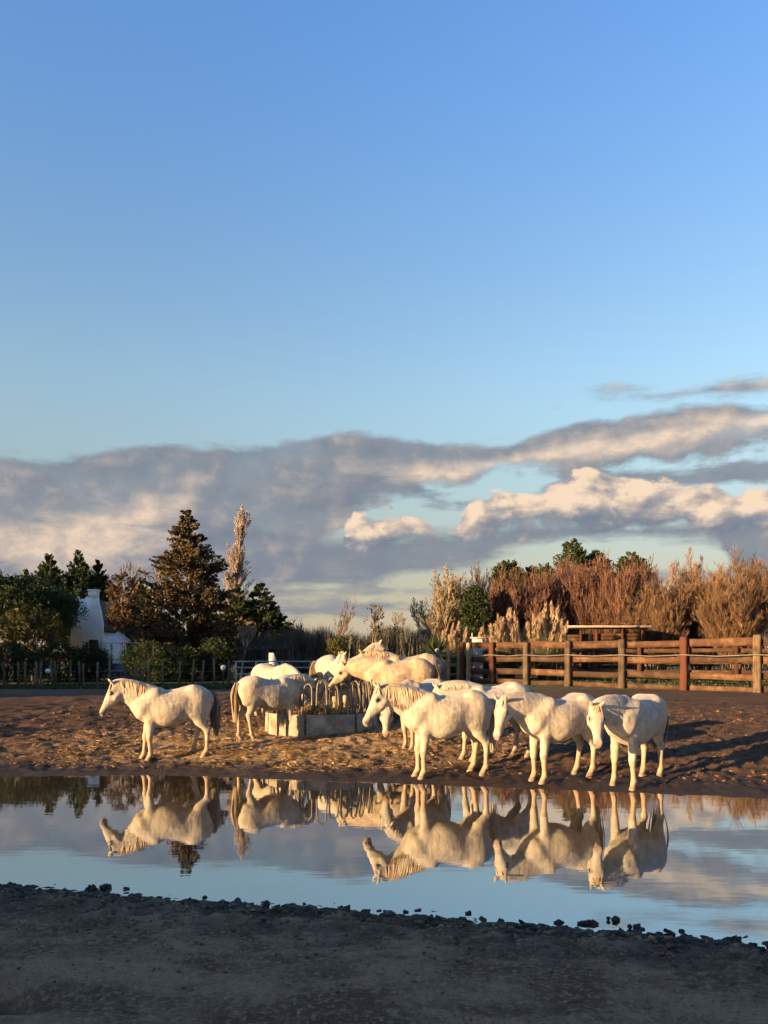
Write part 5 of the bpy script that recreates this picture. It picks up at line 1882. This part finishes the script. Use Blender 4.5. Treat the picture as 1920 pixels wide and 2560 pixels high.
def pampas(px, ytop, Y, wpx, seed, nplume, label, leafmat):
    r = np.random.default_rng(seed)
    x = (px - 960) * Y / FPX
    z0 = gz(x, Y)
    h = CAM_H + (1640 - ytop) * Y / FPX - z0
    W = wpx * Y / FPX / 2
    root = empty('pampas_grass', (x, Y, z0))
    tag(root, label, 'grass', 'pampas grass clumps')
    n = 900
    an = r.random(n) * 6.283
    rad = np.sqrt(r.random(n)) * W * 0.35
    base = np.stack([rad * np.cos(an), rad * np.sin(an), np.zeros(n)], 1)
    tilt = r.uniform(0.05, 0.75, n)
    L = h * r.uniform(0.38, 0.66, n)
    V, Q = [], []
    prev = base
    side = np.stack([-np.sin(an), np.cos(an), np.zeros(n)], 1)
    ring = []
    for k in range(5):
        t = k / 4
        ang_ = tilt * (0.4 + 1.2 * t * t)
        p = base + np.stack([np.cos(an) * np.sin(ang_) * L * t, np.sin(an) * np.sin(ang_) * L * t, np.cos(ang_) * L * t], 1)
        w = 0.018 * (1 - 0.85 * t)
        ring.append(p - side * w); ring.append(p + side * w)
    V = np.stack(ring, 1).reshape(-1, 3)
    b = (np.arange(n) * 10)[:, None]
    Q = np.concatenate([b + np.array([[2 * k, 2 * k + 1, 2 * k + 3, 2 * k + 2]]) for k in range(4)])
    mobj('leaves', V, Q, leafmat, root)
    for i in range(nplume):
        a = r.random() * 6.283
        q = math.sqrt(r.random())
        o = link('plume', PLUME, root)
        top = h * r.uniform(0.68, 0.98) * (1 - 0.22 * q)
        s_ = h / 3.0 * r.uniform(0.85, 1.25)
        lean = 0.40 * q
        o.location = (math.cos(a) * W * 0.78 * q, math.sin(a) * W * 0.6 * q, top - 0.62 * s_)
        o.rotation_euler = (-math.sin(a) * lean * 0.6 + r.normal(0, 0.05), math.cos(a) * lean * 0.7 + r.normal(0, 0.05), r.random() * 6)
        o.scale = (s_ * 1.25, s_ * 1.25, s_ * r.uniform(0.95, 1.25))


pampas(1266, 1500, 46, 105, 1, 30, 'sunlit pampas grass with cream plumes, left of the pair behind the corral', F_BLADE)
pampas(1368, 1486, 46, 122, 2, 34, 'sunlit pampas grass with the tallest cream plumes, right of the pair', F_BLADE)
pampas(1138, 1540, 47, 90, 3, 18, 'shaded grey pampas grass left of the white tank', F_BLADE)
pampas(1206, 1545, 49, 70, 4, 12, 'shaded grey pampas grass directly behind the white tank', F_BLADE)


def reed_bed():
    r = np.random.default_rng(9)
    n = 9000
    Y = r.uniform(52, 57, n)
    px = r.uniform(596, 1062, n)
    x = (px - 960) * Y / FPX
    top = 1572 + 10 * np.sin(px / 33) + 7 * np.sin(px / 11) + 12 * r.random(n)
    z0 = 0.72
    h = (CAM_H + (1640 - top) * Y / FPX - z0) * r.uniform(0.75, 1.08, n)
    d = np.stack([r.normal(0, 0.14, n), r.normal(0, 0.14, n), np.ones(n)], 1)
    cen = np.stack([x, Y, z0 + h / 2], 1)
    V, Q = blades(cen, d, h, 0.030 + 0.02 * r.random(n))
    tag(mobj('reeds', V, Q, F_GREY), 'long grey-green reed hedge across the middle distance', 'reeds', kind='stuff')
    n = 5000
    # grass tufts round the wire fence and in the corral
    Yg = np.concatenate([r.uniform(34.5, 40, n), r.uniform(36, 50, n)])
    pg = np.concatenate([r.uniform(-60, 620, n), r.uniform(1180, 1990, n)])
    xg = (pg - 960) * Yg / FPX
    line = 31.7 + (14.8 - xg) * (10.8 / 10.3)
    ok = (pg < 700) | (Yg > line + 1.0)
    xg, Yg = xg[ok], Yg[ok]
    zg = ground_z(xg, Yg)
    m = len(xg)
    d = np.stack([r.normal(0, 0.45, m), r.normal(0, 0.45, m), np.ones(m)], 1)
    V, Q = blades(np.stack([xg, Yg, zg + 0.04], 1), d, r.uniform(0.10, 0.26, m), 0.03)
    tag(mobj('grass', V, Q, F_MIDGREEN), 'short green grass by the wire fence and inside the corral', 'grass', kind='stuff')
    # a distant belt of woodland closing the view
    n = 26000
    an = r.uniform(-0.62, 0.62, n)
    Yd = r.uniform(150, 170, n)
    xd = np.tan(an) * Yd
    ht = 3.0 + 1.2 * np.sin(xd * 0.13) + 0.9 * np.sin(xd * 0.31 + 1) + 0.7 * np.sin(xd * 0.73)
    cen = np.stack([xd, Yd, 0.5 + ht * r.random(n)**0.7], 1)
    V, Q = blades(cen, r.normal(0, 1, (n, 3)) + (0, 0, 0.8), 1.3 * r.uniform(0.5, 1.3, n), 0.36)
    tag(mobj('woodland', V, Q, F_BROWN), 'far-off belt of low woodland along the horizon', 'wood', kind='stuff')


reed_bed()


# --- unseen building and trees added behind and left of the camera to cast shade
def shade_stable():
    p0, p1 = np.array([-31.0, 0.6]), np.array([-4.5, -2.35])  # unseen building, placed so that its shadow covers the near bank
    d = p1 - p0
    L = np.linalg.norm(d)
    root = empty('shade_stable', (p0[0], p0[1], -0.1), math.atan2(d[1], d[0]))
    tag(root, 'long low building added behind the camera to shade the near bank', 'building')
    hgt, rid = 2.5, SHADE_STABLE_H
    mb = MB(); mb.box((L / 2, -2.5, hgt / 2), (L, 4.6, hgt)); mb.build('wall', WHITE_PLASTER, root)
    V = [[-0.4, 0.3, hgt - 0.1], [L + 0.4, 0.3, hgt - 0.1], [L + 0.4, -2.5, rid], [-0.4, -2.5, rid], [-0.4, -5.3, hgt - 0.1], [L + 0.4, -5.3, hgt - 0.1]]
    V += [[x, y, z + 0.12] for x, y, z in V]
    F = [[0, 3, 2, 1], [3, 4, 5, 2], [6, 7, 8, 9], [9, 8, 11, 10], [0, 1, 7, 6], [1, 2, 8, 7], [2, 5, 11, 8], [5, 4, 10, 11], [4, 3, 9, 10], [3, 0, 6, 9]]
    mobj('roof', V, np.array(F), ROOFTILE, root)
    for i in range(6):
        mb = MB(); mb.box((2.5 + i * 4.2, -0.17, 1.1), (1.2, 0.06, 2.2)); dr_ = mb.build('door', WOOD_PLANK, root)
        hb_ = MB(); hb_.box((2.5 + i * 4.2 + 0.45, -0.12, 1.05), (0.12, 0.05, 0.04)); hb_.build('handle', WIRE, dr_)


SHADE_STABLE_H = 3.60  # ridge height sets how far the added shadow reaches
shade_stable()
go = 'shade trees added left of the camera, outside the picture'
for i, (x, y, h, w, lab) in enumerate(((-43, 19, 9.0, 4.6, 'broad evergreen added for shade left of the view, farthest of its row'), (-37.5, 20.5, 8.6, 4.2, 'broad evergreen added for shade left of the view, third of its row'), (-32.5, 19.0, 8.4, 4.0, 'broad evergreen added for shade left of the view, second of its row'), (-27.5, 21.0, 7.6, 3.6, 'broad evergreen added for shade left of the view, nearest of its row'),
                                       (-24.5, 8.5, 2.6, 1.6, 'round bush added out of view to cast a streak of shade'),
                                       (-34, 46, 11.0, 7.0, 'broad evergreen added far left of the view to shade the white house'), (-29.5, 36.5, 7.4, 5.0, 'broad evergreen added for shade left of the view, level with the wire fence'), (-25.5, 29.5, 6.2, 4.5, 'broad evergreen added for shade left of the view, just short of the wire fence'))):
    Yv = y  # unseen crowns placed to throw shade over the left side
    r = np.random.default_rng(300 + i)
    n = 420 if w > 2 else 240
    hh = r.random(n)
    prof = np.interp(hh, [0, 0.3, 0.6, 0.85, 1], [0.7, 1, 0.9, 0.6, 0.1])
    an = r.random(n) * 6.283
    rr = w / 2 * prof * (0.4 + 0.6 * np.sqrt(r.random(n)))
    cen = np.stack([rr * np.cos(an), rr * np.sin(an), 0.6 + hh * (h - 0.6)], 1)
    C_ = np.repeat(cen, 14, 0) + r.normal(0, 0.30, (n * 14, 3))
    V, Q = blades(C_, r.normal(0, 1, (n * 14, 3)), 0.42, 0.13)
    root = empty('shade_evergreen', (x, y, gz(x, y)))
    tag(root, lab, 'tree', go)
    mobj('crown', V, Q, F_DARK, root)
    mb = MB(); mb.tube([[0, 0, -0.2], [0.05, 0, h * 0.8]], [0.16, 0.05], 7); mb.build('trunk', BARK, root)

# ---------------------------------------------------------------- litter, clods, crumbs
STRAW = simple('straw', (0.22, 0.145, 0.075), (0.42, 0.30, 0.165), 3, 0.9, 0, island=0.45)
CLOD = simple('clod_wet', (0.014, 0.011, 0.009), (0.035, 0.028, 0.022), 14, 0.75, 0.6, 0.01)
CRUMB = simple('crumb_dry', (0.062, 0.041, 0.025), (0.17, 0.115, 0.07), 3, 0.95, 0.3, 0.01, island=0.4)
MUDCLOD = simple('clod_loam', (0.060, 0.031, 0.017), (0.13, 0.070, 0.037), 3, 0.95, 0.4, 0.01, island=0.2)

_ico = None


def ico():
    t = (1 + 5**0.5) / 2
    V = np.array([(-1, t, 0), (1, t, 0), (-1, -t, 0), (1, -t, 0), (0, -1, t), (0, 1, t), (0, -1, -t), (0, 1, -t), (t, 0, -1), (t, 0, 1), (-t, 0, -1), (-t, 0, 1)], float)
    V /= np.linalg.norm(V[0])
    F = np.array([(0, 11, 5), (0, 5, 1), (0, 1, 7), (0, 7, 10), (0, 10, 11), (1, 5, 9), (5, 11, 4), (11, 10, 2), (10, 7, 6), (7, 1, 8), (3, 9, 4), (3, 4, 2), (3, 2, 6), (3, 6, 8), (3, 8, 9), (4, 9, 5), (2, 4, 11), (6, 2, 10), (8, 6, 7), (9, 8, 1)])
    return V, F


def lumps(xyz, size, r, flat=0.7):
    V0, F0 = ico()
    n = len(xyz)
    V = V0[None] * (1 + r.normal(0, 0.22, (n, 12, 1))) * (size[:, None, None] * r.uniform(0.7, 1.3, (n, 1, 3)) * np.array([1, 1, flat]))
    a = r.random(n) * 6.283
    ca, sa = np.cos(a)[:, None], np.sin(a)[:, None]
    X = V[..., 0] * ca - V[..., 1] * sa
    Y = V[..., 0] * sa + V[..., 1] * ca
    V = np.stack([X, Y, V[..., 2]], -1) + xyz[:, None]
    F = (F0[None] + (np.arange(n) * 12)[:, None, None]).reshape(-1, 3)
    return V.reshape(-1, 3), F


def litter():
    r = np.random.default_rng(77)
    # straw trodden round the feeder
    n = 70000
    x = np.concatenate([r.normal(-2.0, 3.0, n // 2), r.normal(-2.6, 1.9, n // 2)])
    y = np.concatenate([r.normal(17.6, 1.5, n // 2), r.normal(16.9, 1.1, n // 2)])
    tf = y - shore_far(x)
    patch = fbm(x * 0.9, y * 1.3, 3, 40)
    ok = (tf > 0.45) & (patch > -0.06 + 0.45 * r.random(len(x)) - sstep(0.5, 3, tf) * 0.15) & (np.hypot(x + 1.52, y - 19.5) > 1.40)
    x, y = x[ok], y[ok]
    m = len(x)
    z = ground_z(x, y) + r.random(m) * 0.022
    a = r.random(m) * 6.283
    d = np.stack([np.cos(a), np.sin(a), r.normal(0, 0.22, m)], 1)
    V, Q = blades(np.stack([x, y, z], 1), d, r.uniform(0.05, 0.22, m), r.uniform(0.003, 0.008, m), up=np.tile([0, 0.5, 1.0], (m, 1)) + r.normal(0, 0.4, (m, 3)))
    tag(mobj('straw', V, Q, STRAW), 'golden straw scattered over the ground round the feeder', 'straw', kind='stuff')
    # thin scatter over the rest of the paddock
    n = 9000
    x = r.uniform(-9, 11, n); y = shore_far(x) + r.uniform(0.5, 12, n)
    z = ground_z(x, y) + r.random(n) * 0.02
    a = r.random(n) * 6.283
    V, Q = blades(np.stack([x, y, z], 1), np.stack([np.cos(a), np.sin(a), r.normal(0, 0.2, n)], 1), r.uniform(0.04, 0.16, n), r.uniform(0.003, 0.007, n), up=np.tile([0, 0.5, 1.0], (n, 1)))
    tag(mobj('straw', V, Q, STRAW), 'thin scatter of straw bits over the open paddock mud', 'straw', kind='stuff')
    # churned clods of the paddock
    n = 2600
    x = r.uniform(-9.5, 10.5, n)
    y = shore_far(x) + 0.9 + 10.0 * r.random(n)**1.2
    s_ = 0.015 + 0.055 * r.random(n)**3
    V, F = lumps(np.stack([x, y, ground_z(x, y) - s_ * 0.1], 1), s_, r, 0.55)
    tag(mobj('mud_clods', V, F, MUDCLOD), 'trampled brown mud clods over the paddock', 'mud', kind='stuff')
    # dry crumbs and grit of the near bank
    n = 5500
    x = r.uniform(-4.6, 4.6, n)
    tn = 0.12 + np.abs(r.normal(0, 0.55, n)) + (r.random(n) < 0.3) * r.random(n) * 2.2
    y = shore_near(x) - tn
    ok = y > 3.7
    x, y, tn = x[ok], y[ok], tn[ok]
    s_ = (0.004 + 0.024 * r.random(len(x))**3) * (0.5 + 0.8 * np.exp(-tn / 0.7))
    V, F = lumps(np.stack([x, y, ground_z(x, y) + s_ * 0.25], 1), s_, r)
    tag(mobj('soil_crumbs', V, F, CRUMB), 'dry grey-brown crumbs of soil along the near bank', 'soil', kind='stuff')
    # dark wet lumps edging the water
    n = 2400
    x = r.uniform(-4.8, 4.8, n)
    y = shore_near(x) + r.normal(0.0, 0.12, n) - 0.12 + 0.10 * fbm(x * 2.2, x * 0 + 3, 2, 50)
    s_ = 0.008 + 0.036 * r.random(n)**2.6
    z = np.maximum(ground_z(x, y), -0.02) + s_ * 0.15
    V, F = lumps(np.stack([x, y, z - s_ * 0.25], 1), s_ * 1.25, r, 0.55)
    tag(mobj('wet_mud_lumps', V, F, CLOD), 'black wet mud lumps edging the near shore', 'mud', kind='stuff')


litter()


def clods():
    """single clods standing in the shallows off the near shore (pixel column, row, width)"""
    r = np.random.default_rng(5)
    lst = [(30, 2213, 34, ''), (232, 2219, 26, ''), (262, 2216, 36, 'flat dark clod, bigger of the two off the left bank'), (316, 2219, 16, ''), (512, 2240, 16, ''), (596, 2250, 24, ''), (665, 2254, 20, ''),
           (1012, 2277, 14, ''), (1170, 2280, 18, ''), (1395, 2304, 24, ''), (1452, 2306, 20, ''), (1484, 2306, 36, 'tall broken clod standing in the shallows, nearest the bank on the right'), (1535, 2297, 30, 'isolated dark clod farthest out in the shallows at right'),
           (1590, 2318, 32, 'wide low clod pair in the shallows near the right'), (1704, 2326, 18, ''), (1712, 2338, 24, ''), (1255, 2300, 20, ''), (1310, 2308, 26, ''), (1410, 2316, 22, ''), (866, 2268, 22, ''),
           (1552, 2326, 24, ''), (1650, 2334, 22, ''), (1675, 2330, 26, ''), (1838, 2350, 40, 'row of lumpy clods merged into one at the far right bank'), (1880, 2362, 26, '')]
    V0, F0 = ico()
    # subdivide once for a rounder, rougher lump
    lst.sort()
    nth = ['leftmost', 'second', 'third', 'fourth', 'fifth', 'sixth', 'seventh', 'eighth', 'ninth', 'tenth', 'eleventh', 'twelfth', 'thirteenth', 'fourteenth', 'fifteenth', 'sixteenth', 'seventeenth', 'eighteenth', 'nineteenth', 'twentieth', 'twenty-first']
    cnt = 0
    for px, py, w, lab in lst:
        if not lab:
            lab = 'small black mud clod in the shallows, %s%s along the near bank' % (nth[cnt], '' if cnt == 0 else ' from the left')
            cnt += 1
        Y = CAM_H * FPX / (py + 4 - 1640)
        x = (px - 960) * Y / FPX
        s_ = w * Y / FPX / 2
        k = 7
        c = r.normal(0, 0.5, (k, 3)) * (1, 0.6, 0.35)
        c[0] = 0
        sz = np.concatenate([[0.75], r.uniform(0.3, 0.55, k - 1)])
        V, F = lumps(c * s_, sz * s_, r, 0.75)
        V[:, 2] += s_ * 0.18
        o = mobj('mud_clod', V, F, CLOD)
        o.location = (x, Y, 0.0)
        tag(o, lab, 'clod', 'mud clods in the shallows')
    # a dry twig and a pale chip on the near bank
    mb = MB()
    p = [P(308, 2511, 4.55), P(330, 2513, 4.5), P(352, 2518, 4.45)]
    mb.tube([[a, b, gz(a, b) + 0.012] for a, b, c in p], [0.004, 0.006, 0.003], 5)
    tag(mb.build('twig', WOOD_STAKE), 'thin pale dry twig lying on the near bank at lower left', 'twig')
    a, b, c = P(1440, 2470, 4.75)
    V, F = lumps(np.array([[0, 0, 0.0]]), np.array([0.03]), r, 0.35)
    o = mobj('wood_chip', V * (1.6, 0.7, 1), F, WOOD_STAKE)
    o.location = (a, b, gz(a, b) + 0.012)
    tag(o, 'pale flat chip lying on the near bank right of centre', 'chip')


clods()
